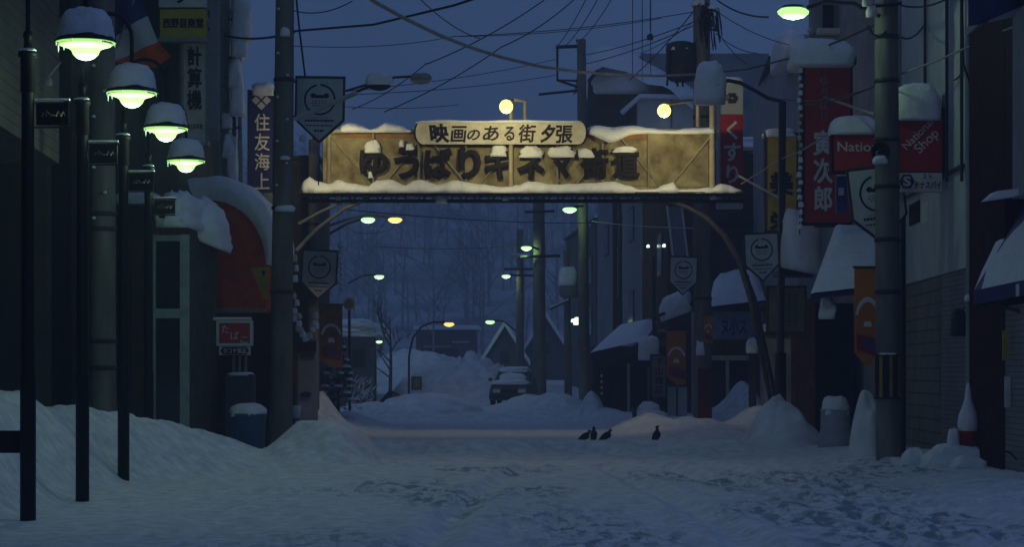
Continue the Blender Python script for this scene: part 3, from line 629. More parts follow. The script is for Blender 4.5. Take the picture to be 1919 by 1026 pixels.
for nm, lab, D, gx0, gx1, ytop, yeave, ybase in (("house", "steep gabled far house with dark front and snowy roof beyond the car", 128, 908, 985, 604, 668, 712), ("house", "pale snow-roofed far house half hidden by the utility poles", 138, 985, 1062, 588, 650, 712)):
    b = thing(nm, lab, "house", (X((gx0 + gx1) / 2, D), D + 3, 0)); mx = (gx0 + gx1) / 2
    MB().pprism([(gx0, ybase), (gx0, yeave), (mx, ytop + 6), (gx1, yeave), (gx1, ybase)], D, 8, FAR_WALL).build("wall", b)
    w = MB()
    for s0 in (-1, 1):
        a, c = P(mx, ytop - 4, D - .5), P(mx + s0 * (gx1 - gx0) * .62, yeave + 8, D - .5)
        dn = Vector((0, 0, -.35)); bk = Vector((0, 9.2, 0))
        w.add([a, c, c + dn, a + dn, a + bk, c + bk, c + dn + bk, a + dn + bk], [(0, 1, 2, 3), (4, 7, 6, 5), (0, 4, 5, 1), (3, 2, 6, 7), (1, 5, 6, 2)], SNOW)
    w.build("snow_roof", b)
    window_at(b, X(mx - 8, D), X(mx + 8, D), Z(yeave + 14, D), Z(yeave - 8, D), D)
b = thing("far_building", "faint flat building with white rails and red band behind the orange lamp", "building", (X(835, 165), 166, 1))
MB().pbox(780, 618, 892, 705, 165, 8, FAR_WALL).build("wall", b)
MB().pbox(790, 671, 850, 680, 164.8, .15, WHITE).pbox(848, 640, 880, 643, 164.8, .1, WHITE).pbox(795, 649, 845, 651, 164.8, .1, CREAM).build("rail", b)
MB().pbox(800, 655, 860, 668, 164.85, .1, MAROON).build("sign_band", b)
MB().pbox(775, 610, 900, 618, 163.5, 10, SNOW).build("snow_roof", b)

# ------------------------------------------------------------------ the lit arch across the street
D = 56.0
b = thing("street_arch", "snow-laden lit arch sign reading ゆうばりキネマ街道 spanning the street", "arch", (X(975, D), D, 0))
PIPE = mat("cream_painted_pipe", (.42, .38, .26), .6, .25, 5)
PANEL = mat("tan_mesh_panel", (.30, .26, .155), .8, .3, 2.6, .4, col2=(.13, .105, .05))
f = MB(); yb, yt = 362, 246
for (y0, r) in ((yt, .06), (yb, .07), (377, .05)): f.tube([P(604 if y0 == yt else 566, y0, D), P(1345 if y0 == yt else 1394, y0, D)], r, PIPE if y0 == yt else DARK, 8)
f.tube([P(604, yt + 2, D + .9), P(1345, yt + 2, D + .9)], .05, PIPE, 6).tube([P(566, yb, D + .9), P(1394, yb, D + .9)], .06, DARK, 6)
for px in (617, 700, 785, 873, 958, 1045, 1130, 1216, 1335): f.tube([P(px, yt, D), P(px, yb, D)], .055 if px in (617, 958, 1335) else .03, PIPE, 8)
for i, px in enumerate(range(617, 1330, 90)):
    a, c = (px, px + 90) if i % 2 == 0 else (px + 90, px); f.tube([P(a, yt + 4, D + .03), P(c, yb, D + .03)], .022, PIPE, 6)
for px in range(570, 1395, 26): f.tube([P(px, yb, D), P(px + 13, 377, D + .2)], .018, DARK, 4).tube([P(px + 13, 377, D + .2), P(px + 26, yb, D)], .018, DARK, 4)
f.build("truss_frame", b)
MB().pbox(606, 244, 1342, 359, D + .08, .04, PANEL).build("back_panel", b)
RAW = mat("bare_plywood_brown", (.30, .15, .06), .8, .3, 3)
for a, c, e, g in ((640, 246, 780, 258), (1100, 250, 1215, 262), (1188, 295, 1212, 348), (1218, 262, 1328, 350)): MB().pbox(a, c, e, g, D + .055, .02, RAW if c < 262 else PANEL).build("cover_board", b)
dk = MB(); dk.box(X(562, D), X(1394, D), D - .28, D + 1.0, Z(yb + 1, D) - .02, Z(yb + 1, D) + .02, DARK).build("lower_deck", b)
pq = MB(); x0, x1, z0, z1 = X(780, D), X(1098, D), Z(272, D), Z(228, D); r = (z1 - z0) / 2; oc = []
for k in range(9): a = -math.pi / 2 + math.pi * k / 8; oc.append((x1 - r * .62 + r * .62 * math.cos(a), (z0 + z1) / 2 + r * math.sin(a)))
for k in range(9): a = math.pi / 2 + math.pi * k / 8; oc.append((x0 + r * .62 + r * .62 * math.cos(a), (z0 + z1) / 2 + r * math.sin(a)))
plq = pq.prism(oc, D - .22, D - .14, CREAM).build("name_plaque", b)
MB().prism([(p[0] * 1.0 + (-.05 if p[0] < 0 else .05) + (.0), p[1]) for p in oc], D - .138, D - .06, INK).build("plaque_rim", plq)
t = MB()
for ch, a, e, y0, y1, sh in (("映", 806, 842, 232, 268, -.1), ("画", 846, 874, 236, 267, .1), ("の", 876, 900, 243, 263, .25), ("あ", 906, 936, 236, 264, .15), ("る", 945, 965, 237, 264, .05), ("街", 972, 1004, 233, 267, .1), ("夕", 1014, 1040, 233, 268, .2), ("張", 1042, 1074, 235, 269, .05)):
    t.ptext(ch, a, y0, e, y1, D - .222, INK, bold=.022 + .02 * (ch in "映夕"), depth=.012, shear=sh)
t.build("lettering", plq)
t = MB(); TITLE = "ゆうばりキネマ街道"; cxs = ((674, 728), (738, 787), (795, 849), (859, 902), (909, 959), (969, 1021), (1032, 1078), (1087, 1141), (1148, 1200)); LET = mat("dark_brown_letters", (.010, .006, .005), .6, .3)
for ch, c in zip(TITLE, cxs): t.ptext(ch, c[0], 277, c[1], 337, D - .01, LET, bold=.05, depth=.05)
t.build("title_lettering", b)
for (a, e, y0, y1, sd) in ((681, 714, 264, 281, 1), (748, 757, 262, 272, 2), (760, 776, 268, 278, 3), (920, 950, 268, 287, 5), (974, 1018, 273, 290, 6), (1028, 1080, 275, 290, 7), (1084, 1112, 277, 291, 8), (1152, 1192, 274, 283, 9), (690, 699, 322, 331, 11)):
    MB().plump(a, y0, e, y1, D - .13, .2, seed=sd, ns=.3, nu=20, nv=9, pe=.85, e=.85).build("letter_snow", b)
def pts(L, D): return [(X(a, D), Z(c, D)) for a, c in L]
s = MB(); s.ridge(pts([(634, 243), (641, 232), (652, 228), (664, 229), (680, 234), (693, 241), (708, 237), (722, 227), (734, 229), (750, 233), (768, 241), (779, 230)], D), Z(247, D), D + .3, .52, seed=1)
s.ridge(pts([(780, 229), (830, 226), (900, 229), (960, 226), (1050, 228), (1090, 233)], D), Z(231, D), D - .18, .3, seed=2)
s.ridge(pts([(1098, 236), (1120, 233), (1150, 236), (1180, 233), (1215, 237), (1258, 243), (1290, 238), (1325, 237), (1346, 231)], D), lambda x: Z(249, D) - .22 * math.exp(-((x - X(1145, D)) / .35)**2), D + .3, .52, seed=3).build("top_snow", b)
s = MB(); s.ridge(pts([(563, 339), (572, 336), (580, 330), (592, 339), (606, 342), (618, 344), (634, 336), (660, 343), (692, 348), (706, 337), (735, 336), (760, 347), (774, 339), (790, 336), (820, 345), (850, 337), (900, 344), (940, 350), (975, 346), (990, 338), (1040, 345), (1100, 343), (1150, 339), (1180, 348), (1200, 355), (1228, 354), (1245, 345), (1262, 341), (1272, 355), (1300, 354), (1330, 351), (1350, 344), (1368, 347), (1384, 354), (1394, 354)], D), Z(362, D), D + .15, .48, seed=4).build("deck_snow", b)
for (a, e, y0, y1, sd) in ((814, 840, 366, 378, 1), (940, 956, 367, 374, 2), (628, 640, 366, 373, 3), (1330, 1345, 366, 372, 4), (762, 778, 366, 371, 5)): MB().plump(a, y0, e, y1, D - .1, .3, seed=sd, nu=14, nv=6).build("hanging_snow", b)
for (ln) in ([(556, 470), (574, 450), (600, 425), (648, 390), (692, 372)], [(560, 420), (600, 398), (640, 380)]):
    MB().tube([P(a, c, D) for a, c in ln], .05 if len(ln) > 3 else .04, MATS.get("blue_grey_steel") or mat("blue_grey_steel", (.15, .16, .18), .6, .3), 8).build("curved_brace", b)
for dd in (0, .28):
    MB().tube([P(1240 + dd * 8, 372, D + dd), P(1290 + dd * 8, 390, D + dd), P(1322 + dd * 9, 408, D + dd), P(1355 + dd * 9, 440, D + dd), P(1385 + dd * 9, 490, D + dd), P(1406 + dd * 30, 560, D + dd), P(1445 + dd * 36, 752, D + dd)], .058, DARKST, 8).build("slanted_leg", b)
w = MB()
for k in range(9): 
    t0 = k / 9; a = lerp(1390, 1437, t0); c = lerp(500, 735, t0); w.tube([P(a, c, D), P(a + 14, c + 20, D + .28)], .02, DARK, 4)
w.build("leg_lacing", b)
for gx, gy, ax in ((949, 200, 958), (1245, 208, 1308), (622, 200, 617)):
    fl = MB(); Dg = D - 2.5
    if ax == 958: fl.tube([P(958, 352, D - .15), P(958, 190, D - .15), P(953, 187, D - .5), P(949, 192, Dg)], .055, PIPE, 8).tube([P(984, 232, D + .3), P(984, 190, D + .3), P(962, 187, D + .1)], .05, PIPE, 8)
    elif ax == 1308: fl.tube([P(1308, 238, D + .3), P(1308, 192, D + .3), P(1300, 188, D), P(1262, 192, Dg + .1), P(1247, 198, Dg)], .05, PIPE, 8).tube([P(1335, 356, D - .1), P(1335, 195, D - .1), P(1342, 184, D), P(1368, 182, D)], .07, PIPE, 8)
    else: fl.tube([P(617, 246, D), P(617, 190, D - .1), P(620, 188, D - .5), P(622, 192, Dg)], .05, PIPE, 8)
    fo = fl.build("flood_lamp_arm", b)
    MB().lathe([(.02, .17), (.10, .14), (.155, .06), (.165, 0), (.15, -.07), (.10, -.13), (.02, -.16)], P(gx, gy, Dg), Y_EM, 18).build("flood_globe", fo)
    lamp_light("flood_light", P(gx, gy, Dg) + Vector((0, -.05, -.30)), HALO, 14, .12, b)
    for aim, en, sp in ((P(gx, 300, D), 130, 2.3), (P(gx * .6 + 330, 905, 37), 200, .75)):        # floodlight beam back on the sign; second beam added for the warm street pool
        l = bpy.data.lights.new("sign_and_pool_beam", 'SPOT'); l.energy = en; l.color = HALO; l.spot_size = sp; l.spot_blend = 1.0; l.shadow_soft_size = .1
        lo = bpy.data.objects.new("sign_and_pool_beam", l); COL.objects.link(lo); pos = P(gx, gy, Dg) + Vector((0, .12 if en == 130 else -.3, -.22)); lo.parent = b; lo.location = pos - ORG[b]
        lo.rotation_euler = (aim - pos).to_track_quat('-Z', 'Y').to_euler()

# ------------------------------------------------------------------ poles
def pole(label, px0, py0, px1, py1, D, r0, r1, m=CONC, bands=(), steps=0, name="utility_pole", zb=None):
    a = P(px1, py1, D); a.z = min(a.z, gz(a.x, D)) - .3; top = P(px0, py0, D)
    o = thing(name, label, "utility pole" if name == "utility_pole" else "lamp post", (a.x, D, a.z + .3))
    k = MB(); ptsl = [a.lerp(top, i / 6) for i in range(7)]; k.tube(ptsl, [lerp(r0, r1, i / 6) for i in range(7)], m, 20).build("shaft", o)
    for by in bands:
        c = P(lerp(px0, px1, (by - py0) / (py1 - py0)), by, D); rr = lerp(r1, r0, (by - py0) / (py1 - py0))
        MB().lathe([(rr + .01, -.04), (rr + .02, -.035), (rr + .02, .035), (rr + .01, .04)], c, DARK, 18).build("band", o)
    for i in range(steps):
        z = top.z - .9 - i * .45; t = (top.z - z) / (top.z - a.z); c = top.lerp(a, t); rr = lerp(r1, r0, t); s0 = 1 if i % 2 else -1
        MB().tube([(c.x + s0 * .08, c.y - rr, z), (c.x + s0 * .10, c.y - rr - .13, z), (c.x + s0 * .10, c.y - rr - .13, z + .04)], .011, STEEL, 5).lump((c.x + s0 * .1, c.y - rr - .09, z + .01), .03, .05, .035, nu=8, nv=4).build("climbing_step", o)
    return o
pl1 = pole("grey utility pole between the green lamps at the left", 192, -60, 194, 775, 40, .235, .225, CONC, (402, 430, 640, 690), 9)
pl2 = pole("slim leaning utility pole beside the pentagon badge sign on the left corner", 535, -60, 526, 846, 46, .245, .185, CONCW, (150, 390, 548), 9)
for py_, w_, h_ in ((394, .2, .1), (298, .1, .06), (64, .1, .14)): MB().lump(P(535, py_, 45.8), w_, .16, h_, seed=py_, nu=14, nv=6).build("snow_patch", pl2)
pl3 = pole("thick right utility pole with black and yellow guard and horn speaker", 1661, -60, 1666, 868, 39.5, .225, .205, CONC, (70, 152, 262, 350, 450, 548), 0)
g = MB(); c0 = P(1663, 745, 39.5); r = .222
for i in range(24):
    a0, a1 = 2 * math.pi * i / 24, 2 * math.pi * (i + 1) / 24; m = MATS["yellow_guard"] if "yellow_guard" in MATS else mat("yellow_guard", (.30, .20, .02), .6, .2)
    mm = m if i % 3 == 0 else INK
    g.add([(c0.x + (r + .012) * math.cos(q), c0.y + (r + .012) * math.sin(q), z) for q, z in ((a0, c0.z), (a1, c0.z), (a1, c0.z + .72), (a0, c0.z + .72))], [(0, 1, 2, 3)], mm)
g.build("striped_guard", pl3)
MB().lathe([(r + .02, 0), (r + .02, .03), (r - .02, .035)], (c0.x, c0.y, c0.z - .03), INK, 20).lathe([(r + .02, 0), (r + .02, .03), (r - .02, .035)], (c0.x, c0.y, c0.z + .72), INK, 20).lump((c0.x, c0.y - .12, c0.z + .755), .16, .12, .03, nu=12, nv=5).build("guard_rim", pl3)
hs = P(1648, 286, 39.2); k = MB()
prof = [(.17, 0), (.165, .02), (.10, .12), (.05, .22), (.05, .3)]
V = []; n = 20
for rr, dd in prof: V += [(hs.x + rr * math.cos(2 * math.pi * j / n), hs.y - .15 + dd, hs.z + rr * math.sin(2 * math.pi * j / n)) for j in range(n)]
k.add(V, [(i * n + j, i * n + (j + 1) % n, (i + 1) * n + (j + 1) % n, (i + 1) * n + j) for i in range(4) for j in range(n)], DARK, True)
k.lathe([(.02, -.02), (.05, 0), (.02, .02)], (hs.x, hs.y + .02, hs.z), DARK, 10).build("horn_speaker", pl3)
MB().lump((hs.x, hs.y - .09, hs.z - .17), .13, .1, .11, seed=3, nu=16, nv=8).build("speaker_snow", pl3)
k = MB()
for (a, c, rr) in ((1625, 8, .09), (1648, 4, .07), (1634, 26, .10)): k.lump(P(a, c, 39.2), rr, rr, rr * 1.5, WHITE, seed=a, nu=12, nv=7)
k.tube([P(1610, 14, 39.2), P(1690, 6, 39.3)], .03, DARK, 6).build("insulator", pl3)
MB().tube([P(1628, 48, 39.25), P(1636, 64, 39.25), P(1650, 70, 39.25), P(1662, 58, 39.25)], .02, DARK, 6).build("cable_loop", pl3)

pole("dark utility pole behind the left post of the arch", 588, 262, 588, 790, 59, .16, .13, CONCW, (420, 560))
p4 = pole("dark utility pole topped with a bundle of tangled cables right of the arch", 1315, -40, 1318, 806, 63.5, .26, .235, CONCW, (220, 300, 560))
k = MB()
for i in range(46):
    a = rnd.uniform(-8, 34); y0 = rnd.uniform(8, 60); L = rnd.uniform(10, 48)
    k.tube([P(1316 + a * .3, y0 - 6, 63.2), P(1316 + a, y0, 63.2 + rnd.uniform(-.2, .3)), P(1316 + a * 1.15 + rnd.uniform(-4, 4), y0 + L, 63.3)], .02, WIRE, 4, False, False)
k.build("cable_bundle", p4)
MB().plump(1298, -2, 1325, 6, 63.2, .5, seed=4).plump(1325, 8, 1345, 14, 63.2, .3, seed=5, nu=12, nv=6).build("snow_cap", p4)
k = MB(); k.lathe([(.30, 0), (.42, .1), (.45, .4), (.42, 1.05), (.2, 1.12)], P(1277, 152, 63.4), DARK, 16)
for i in range(14): a = rnd.uniform(1252, 1300); k.tube([P(a, rnd.uniform(84, 110), 63.1), P(a + rnd.uniform(-10, 10), rnd.uniform(130, 165), 63.2)], .03, WIRE, 4, False, False)
k.tube([P(1250, 92, 63), P(1256, 116, 63)], .03, DARK, 4).build("transformer", p4)
MB().plump(1258, 82, 1296, 90, 63, .6, seed=6, ns=.25, nu=16, nv=6).build("transformer_snow", p4)
p5 = pole("distant utility pole with square crossarm frame above the arch", 1090, 74, 1096, 780, 86, .22, .17, CONCW)
MB().tube([P(1042, 88, 86), P(1098, 86, 86)], .07, DARK, 6).tube([P(1045, 88, 86), P(1045, 150, 86), P(1098, 152, 86)], .05, DARK, 6).tube([P(1045, 150, 86), P(1086, 164, 86)], .05, DARK, 6).tube([P(1010, 177, 86), P(1098, 168, 86)], .05, DARK, 6).tube([P(1080, 76, 86), P(1096, 75, 86)], .05, DARK, 6).build("crossarm", p5)
pl6 = pole("far utility pole carrying a snow-topped grey transformer", 1062, 470, 1066, 770, 90, .16, .12, CONCW)
MB().lathe([(.35, 0), (.42, .1), (.44, .9), (.38, 1.0), (.1, 1.02)], P(1068, 558, 89.4), mat("transformer_grey", (.20, .23, .22), .6, .2), 16).build("transformer", pl6)
MB().plump(1048, 500, 1082, 527, 88.9, .9, seed=9, nu=18, nv=8).build("snow_cap", pl6)
MB().tube([P(1030, 578, 89), P(1066, 562, 89)], .06, SNOW, 5).tube([P(1030, 580, 89), P(1066, 564, 89)], .05, DARK, 5).build("arm", pl6)
p7 = pole("thick far utility pole left of the transformer pole", 1010, 330, 1012, 776, 98, .30, .24, CONCW)
MB().tube([P(976, 482, 97.6), P(1050, 480, 97.6)], .07, DARK, 5).build("crossarm", p7); MB().tube([P(984, 398, 97.6), P(1040, 396, 97.6)], .06, DARK, 5).build("crossarm", p7)
p8 = pole("faint farthest utility pole with crossarms in the haze", 975, 430, 975, 740, 122, .24, .18, CONCW)
MB().tube([P(945, 505, 121.6), P(1000, 505, 121.6)], .07, DARK, 5).build("crossarm", p8); MB().tube([P(948, 516, 121.6), P(1000, 517, 121.6)], .06, DARK, 5).build("crossarm", p8); MB().tube([P(960, 478, 121.6), P(982, 480, 121.6)], .12, SNOW, 5).build("crossarm", p8)
pole("thin dark pole in front of the long blue-grey facade", 1162, 380, 1164, 780, 86, .09, .07, DARK)
pole("slender dark pole rising through the slanting shop awning", 1225, 480, 1228, 780, 74, .07, .06, DARK)

# tall dark lamp post with a snowball on its gooseneck
D = 50.0
b = thing("street_lamp", "unlit dark lamp post with gooseneck and a big snowball on its head", "street lamp", (X(1463, D), D, 0))
MB().tube([P(1463, 760, D), P(1463, 662, D)], .13, BLACK, 12).tube([P(1463, 664, D), P(1467, 190, D)], .085, DARK, 12).build("post", b)
MB().tube([P(1467, 190, D), P(1440, 184, D), P(1412, 168, D), P(1388, 155, D), P(1366, 151, D), P(1348, 154, D)], .045, DARK, 8).build("gooseneck", b)
MB().lathe([(.05, .12), (.25, .06), (.34, 0), (.26, -.06), (.1, -.1)], P(1332, 162, D), DARK, 16).build("lamp_head", b)
MB().lump(P(1331, 160, D), .36, .36, .55, seed=3, ns=.1, e=1.0, pe=.75, low=-.6).build("snow_cap", b)

# ------------------------------------------------------------------ decorative green lamps on the left pavement
b0 = thing("street_lamp", None, None, (0, 0, 0))
MB().lathe([(.086, -.5), (.086, 1.55), (.078, 1.6), (.074, 1.62), (.070, 4.9), (.070, 4.95)], (0, 0, 0), BLACK, 16).build("post", b0)
MB().lathe([(.072, 4.62), (.082, 4.63), (.082, 5.0), (.105, 5.01), (.105, 5.06), (.05, 5.08), (.042, 5.2), (.055, 5.22), (.05, 5.27), (.02, 5.30)], (0, 0, 0), BLACK, 16).build("collar", b0)
MB().lump((0, -.02, 5.065), .1, .09, .03, nu=12, nv=4, low=0).build("collar_snow", b0)
MB().tube([(0, 0, 5.25), (0, 0, 5.86)] + [(.31 - .31 * math.cos(math.pi * i / 12), 0, 5.86 + .31 * math.sin(math.pi * i / 12)) for i in range(1, 13)] + [(.62, 0, 5.55)], .026, BLACK, 10).build("gooseneck", b0)
sd = MB().lathe([(.335, 5.165), (.33, 5.18), (.26, 5.25), (.12, 5.33), (.06, 5.40), (.05, 5.50), (.03, 5.56)], (.62, 0, 0), BLACK, 26).build("shade", b0)
MB().lathe([(.325, 5.162), (.25, 5.20), (.16, 5.225), (.02, 5.23)], (.62, 0, 0), UNDER, 26).build("reflector", sd)
MB().lathe([(.318, 5.158), (.27, 5.125), (.19, 5.10), (.155, 5.075), (.135, 5.03), (.09, 4.99), (.02, 4.97)], (.62, 0, 0), G_BOWL, 26).build("glass_bowl", b0)
MB().lump((.62, 0, 5.25), .30, .30, .29, seed=5, e=1.0, ns=.12, pe=.72, low=-.3).build("snow_cap", b0)
ICE = mat("ice", (.7, .78, .8), .15, .05)
for a, l in ((2.6, .07), (2.95, .11), (3.3, .05), (4.4, .05), (5.5, .04), (.2, .05)): MB().tube([(.62 + .31 * math.cos(a), .31 * math.sin(a), 5.17), (.62 + .31 * math.cos(a), .31 * math.sin(a), 5.17 - l)], [.012, .002], ICE, 5).build("icicle", sd)
npl = MB().box(.09, .44, -.02, .02, 4.27, 4.50, BLACK).tube([(.07, 0, 4.52), (.46, 0, 4.52)], .016, BLACK, 6).tube([(.07, 0, 4.25), (.44, 0, 4.25)], .012, BLACK, 6).build("name_plate", b0)
orn = MB(); 
for i in range(5): orn.tube([(.16 + i * .05, -.03, 4.36), (.17 + i * .05 + .02 * math.sin(i * 5), -.032, 4.40 + .03 * math.sin(i * 2.3)), (.2 + i * .05, -.03, 4.37)], .01, mat("tarnished_brass", (.10, .09, .06), .5, .3), 5)
orn.build("ornament", npl)
MB().box(.08, .45, -.035, .035, 4.535, 4.555, SNOW).build("plate_snow", npl)
lamp_light("lamp_light", (.62, 0, 4.88), GREEN, 22, .10, b0)
LB = ("nearest black lamp post, its head out of sight above, beside the plank rail", "black lamp post whose bright green bowl hangs highest at the left edge", "black lamp post with the wide green-lit shade left of the 計算機 sign", "black lamp post standing in the snow bank, its small green lamp over the porch")
for i, (px, Dp) in enumerate(((53, 24.1), (155, 28.4), (232, 32.6), (279, 37.5))):
    o = b0 if i == 0 else copy_tree(b0)
    tag(o, LB[i], "street lamp", "green-lit black lamp posts on the left pavement"); o.location = (X(px, Dp), Dp, 0); o.rotation_euler = (0, 0, (.0, .06, -.04, .1)[i])

# ------------------------------------------------------------------ cobra-head street lamps
def cobra(label, px, py, D, wpx, lens, pole_pts, group, light=None, energy=20, lit=True, arm=.035, snow=False, name="street_lamp"):
    s = wpx * D / F / .55; c = P(px, py, D)
    o = thing(name, label, "street lamp", c, group); V = []
    hd = MB(); hd.lump(c + Vector((0, 0, .075 * s if lit else 0)), (.20 if lit else .27) * s, .15 * s, (.05 if lit else .16) * s, DARK if lit else STEEL, e=1.0, ns=.03, low=0, nu=20, nv=8); hd.build("lamp_head", o)
    ln = MB(); prof = [(.10, .085), (.21, .06), (.275, .01), (.26, -.04), (.18, -.10), (.05, -.13)] if lit else [(.275, .0), (.25, -.05), (.17, -.10), (.05, -.125)]
    ln.lathe([(a * s, z * s) for a, z in prof], c, lens, 20, sy=.5).build("lens", o)
    if snow: MB().lump(c + Vector((0, 0, .08 * s)), .30 * s, .18 * s, .24 * s, seed=int(px)).build("snow_cap", o)
    if pole_pts: MB().tube([P(a, b_, D + .02) for a, b_ in pole_pts], arm, DARK, 7).build("arm", o)
    if light: lamp_light("lamp_light", c + Vector((0, 0, -.125 * s - .12)), light, energy, .1, o)
    return o
cobra("lit green street lamp on a long arm from the right utility pole", 1487, 22, 39.2, 60, G_EM, [(1512, 14), (1545, 4), (1600, 6), (1650, 30)], "lit street lamps", GREEN, 26)
GR = "lit street lamps receding down the road"
for lab, px, py, D, wpx, ls, pp, li, en in (
    ("larger pale green lamp beside the orange one under the arch", 690, 412, 80, 27, G_FAR, [(686, 409), (650, 420), (615, 440)], (.6, 1, .55), 40),
    ("larger orange lamp under the arch beside a green one", 741, 412, 81, 27, O_FAR, [(735, 408), (690, 404), (650, 412), (612, 425)], SODIUM, 40),
    ("green lamp right under the arch deck by the square-framed pole", 1068, 393, 85, 27, G_FAR, [(1074, 388), (1094, 386)], (.5, 1, .42), 40),
    ("green lamp hung below the arch on the thick far pole", 987, 465, 97.5, 21, G_FAR, [(992, 461), (1011, 468)], (.5, 1, .42), 40),
    ("small green lamp on an arm at the left, mid height under the arch", 711, 519, 112, 19, G_FAR, [(706, 515), (680, 517), (652, 532)], (.55, 1, .5), 36),
    ("small pale green lamp on the farthest hazy utility pole", 949, 518, 121.5, 17, G_FAR, [(954, 515), (975, 517)], (.55, 1, .5), 36),
    ("low green lamp on a wide arm above the gabled far house", 919, 604, 126, 18, G_FAR, [(925, 601), (945, 603), (978, 630)], (.5, 1, .42), 8),
    ("orange lamp on a curved grey post in front of the snow slope", 842, 608, 100, 20, O_FAR, [(834, 604), (812, 604), (790, 613), (774, 634), (767, 668), (766, 792)], SODIUM, 8),
    ("low small pale lamp on a dark post at the left road edge", 711, 641, 92, 13, G_FAR, [(707, 640), (704, 636), (704, 792)], (.6, 1, .55), 12)):
    cobra(lab, px, py, D, wpx, ls, pp, GR, li, en * .45, arm=.05)
LENS_OFF = mat("dull_lamp_lens", (.45, .42, .36), .3, .2)
cobra("unlit lamp with snowy hood on a grey arm from the leaning left utility pole", 711, 160, 46.3, 44, DARK, [(697, 160), (668, 172)], "unlit lamps beside the badge sign", lit=False, snow=True, arm=.03)
MB().tube([P(553, 224, 45.7), P(668, 174, 45.7)], .05, PALEWIRE, 8).build("arm", [o for o in COL.objects if o.get("label", "").startswith("unlit lamp with snowy")][0])
cobra("unlit bare lamp with dull lens reaching past the snowy one", 790, 149, 52, 42, LENS_OFF, [(775, 143), (740, 145), (690, 158), (650, 170), (596, 190), (588, 262)], "unlit lamps beside the badge sign", lit=False, arm=.03)
lo = thing("porch_lamp", "small lit lamp cluster on the far shopfront right of the road", "lamp", P(1077, 602, 100))
PG = mat("porch_glow", (.8, .9, .8), .4, .05, emit=(.85, 1, .8), strength=1.6)
MB().lump(P(1081, 606, 100), .14, .14, .26, PG, nu=12, nv=6).build("lamp_bowl", lo); MB().lump(P(1074, 603, 100), .08, .08, .12, PG, nu=10, nv=5).build("lamp_bulb", lo); MB().tube([P(1074, 608, 100.2), P(1095, 606, 100.2)], .05, DARK, 5).build("bracket", lo)
for a, c, D, lab in ((1245, 460, 77, "brighter white pin-light on the rust-brown wall"), (1215, 461, 82, "fainter white pin-light at the edge of the rust-brown wall")):
    lo = thing("wall_light", lab, "lamp", P(a, c, D)); MB().lump(P(a, c + 2, D), .06, .06, .08, PG, nu=10, nv=5).build("bulb", lo); MB().box(X(a, D) - .03, X(a, D) + .15, D + .05, D + .3, Z(c + 3, D) - .03, Z(c + 3, D), DARK).build("bracket", lo)

# ------------------------------------------------------------------ pentagon badge signs (emblem wreath with dark crest, lines of small print)
BADGE = mat("pale_grey_badge", (.46, .51, .51), .6, .15, 3)
pr = thing("badge_sign", None, None, (0, 0, 0))
OUT = [(-.5, .62), (.5, .62), (.5, -.28), (0, -.75), (-.5, -.28)]
MB().prism(OUT, -.03, .03, DARK).build("border", pr)
fc = MB().prism([(x * .91, z * .915 - .004) for x, z in OUT], -.042, -.031, BADGE).build("face", pr)
em = MB()
for k in range(30):
    a = math.pi / 2 + .22 + (2 * math.pi - .44) * k / 29; a2 = a + .2
    em.add([(math.cos(q) * r, -.0455, .14 + math.sin(q) * r) for q, r in ((a, .28), (a, .318), (a2, .318), (a2, .28))], [(0, 1, 2, 3)], INK)
em.build("wreath", fc)
cr = MB()
for cx, cz, rx, rz in ((-.13, .22, .055, .05), (.13, .22, .055, .05), (-.05, .20, .06, .035), (.05, .20, .06, .035), (0, .205, .05, .03)):
    cr.add([(cx + rx * math.cos(2 * math.pi * j / 14), -.0456 - abs(cx) * .002, cz + rz * math.sin(2 * math.pi * j / 14)) for j in range(14)], [list(range(14))], INK)
cr.build("crest_print", fc)
for z, w_ in ((.10, .15), (.055, .17), (.01, .13)):
    cr = MB()
    for q in range(5): cr.box(-w_ + q * w_ * .41, -w_ + q * w_ * .41 + w_ * .25, -.0458, -.0448, z, z + .016, DARK)
    cr.build("small_print", fc)
rr = random.Random(3)
for z, h, w_, m in ((-.31, .045, .29, INK), (-.40, .025, .27, DARK), (-.51, .04, .10, INK), (-.235, .012, .2, DARK)):
    x = -w_; pt = MB()
    while x < w_:
        l = rr.uniform(.03, .07); pt.box(x, min(w_, x + l), -.0458, -.0445, z, z + h, m); x += l + .012
    pt.build("small_print", fc)

BL = (("large pentagon badge sign on the leaning left utility pole, top left of the arch", 600, 200, 47.2, 1.06, .02), ("pentagon badge sign below the arch's left end, beside an orange banner", 599, 511, 58.5, .95, .05), ("pentagon badge sign on the dark snowball lamp post, above the cone of snow", 1428, 478, 49.8, .79, -.05), ("smallest pentagon badge sign, on the cable-bundle pole under the arch", 1281, 514, 63, .80, .03), ("pentagon badge sign half hidden behind the thick right utility pole", 1645, 378, 40.3, 1.02, -.12))
for i, (lb, px, py, Dp, sc, ry) in enumerate(BL):
    o = pr if i == 0 else copy_tree(pr); tag(o, lb, "sign", "pentagon badge signs along the street")
    o.location = P(px, py, Dp); o.scale = (sc, sc, sc * (1.02 if i else .98)); o.rotation_euler = (0, ry, -.04 * (1 if px < 900 else -1))
br = MB().tube([(-.75, .04, .5), (.5, .04, .5)], .02, DARK, 6).tube([(-.75, .04, -.2), (-.45, .04, -.2)], .02, DARK, 6).build("bracket", pr)
MB().tube([(0, .0, -.75), (0, .02, -1.6)], .012, DARK, 5).lump((-.33, 0, -.68), .07, .07, .09, seed=2, nu=10, nv=6).build("hanger", pr)

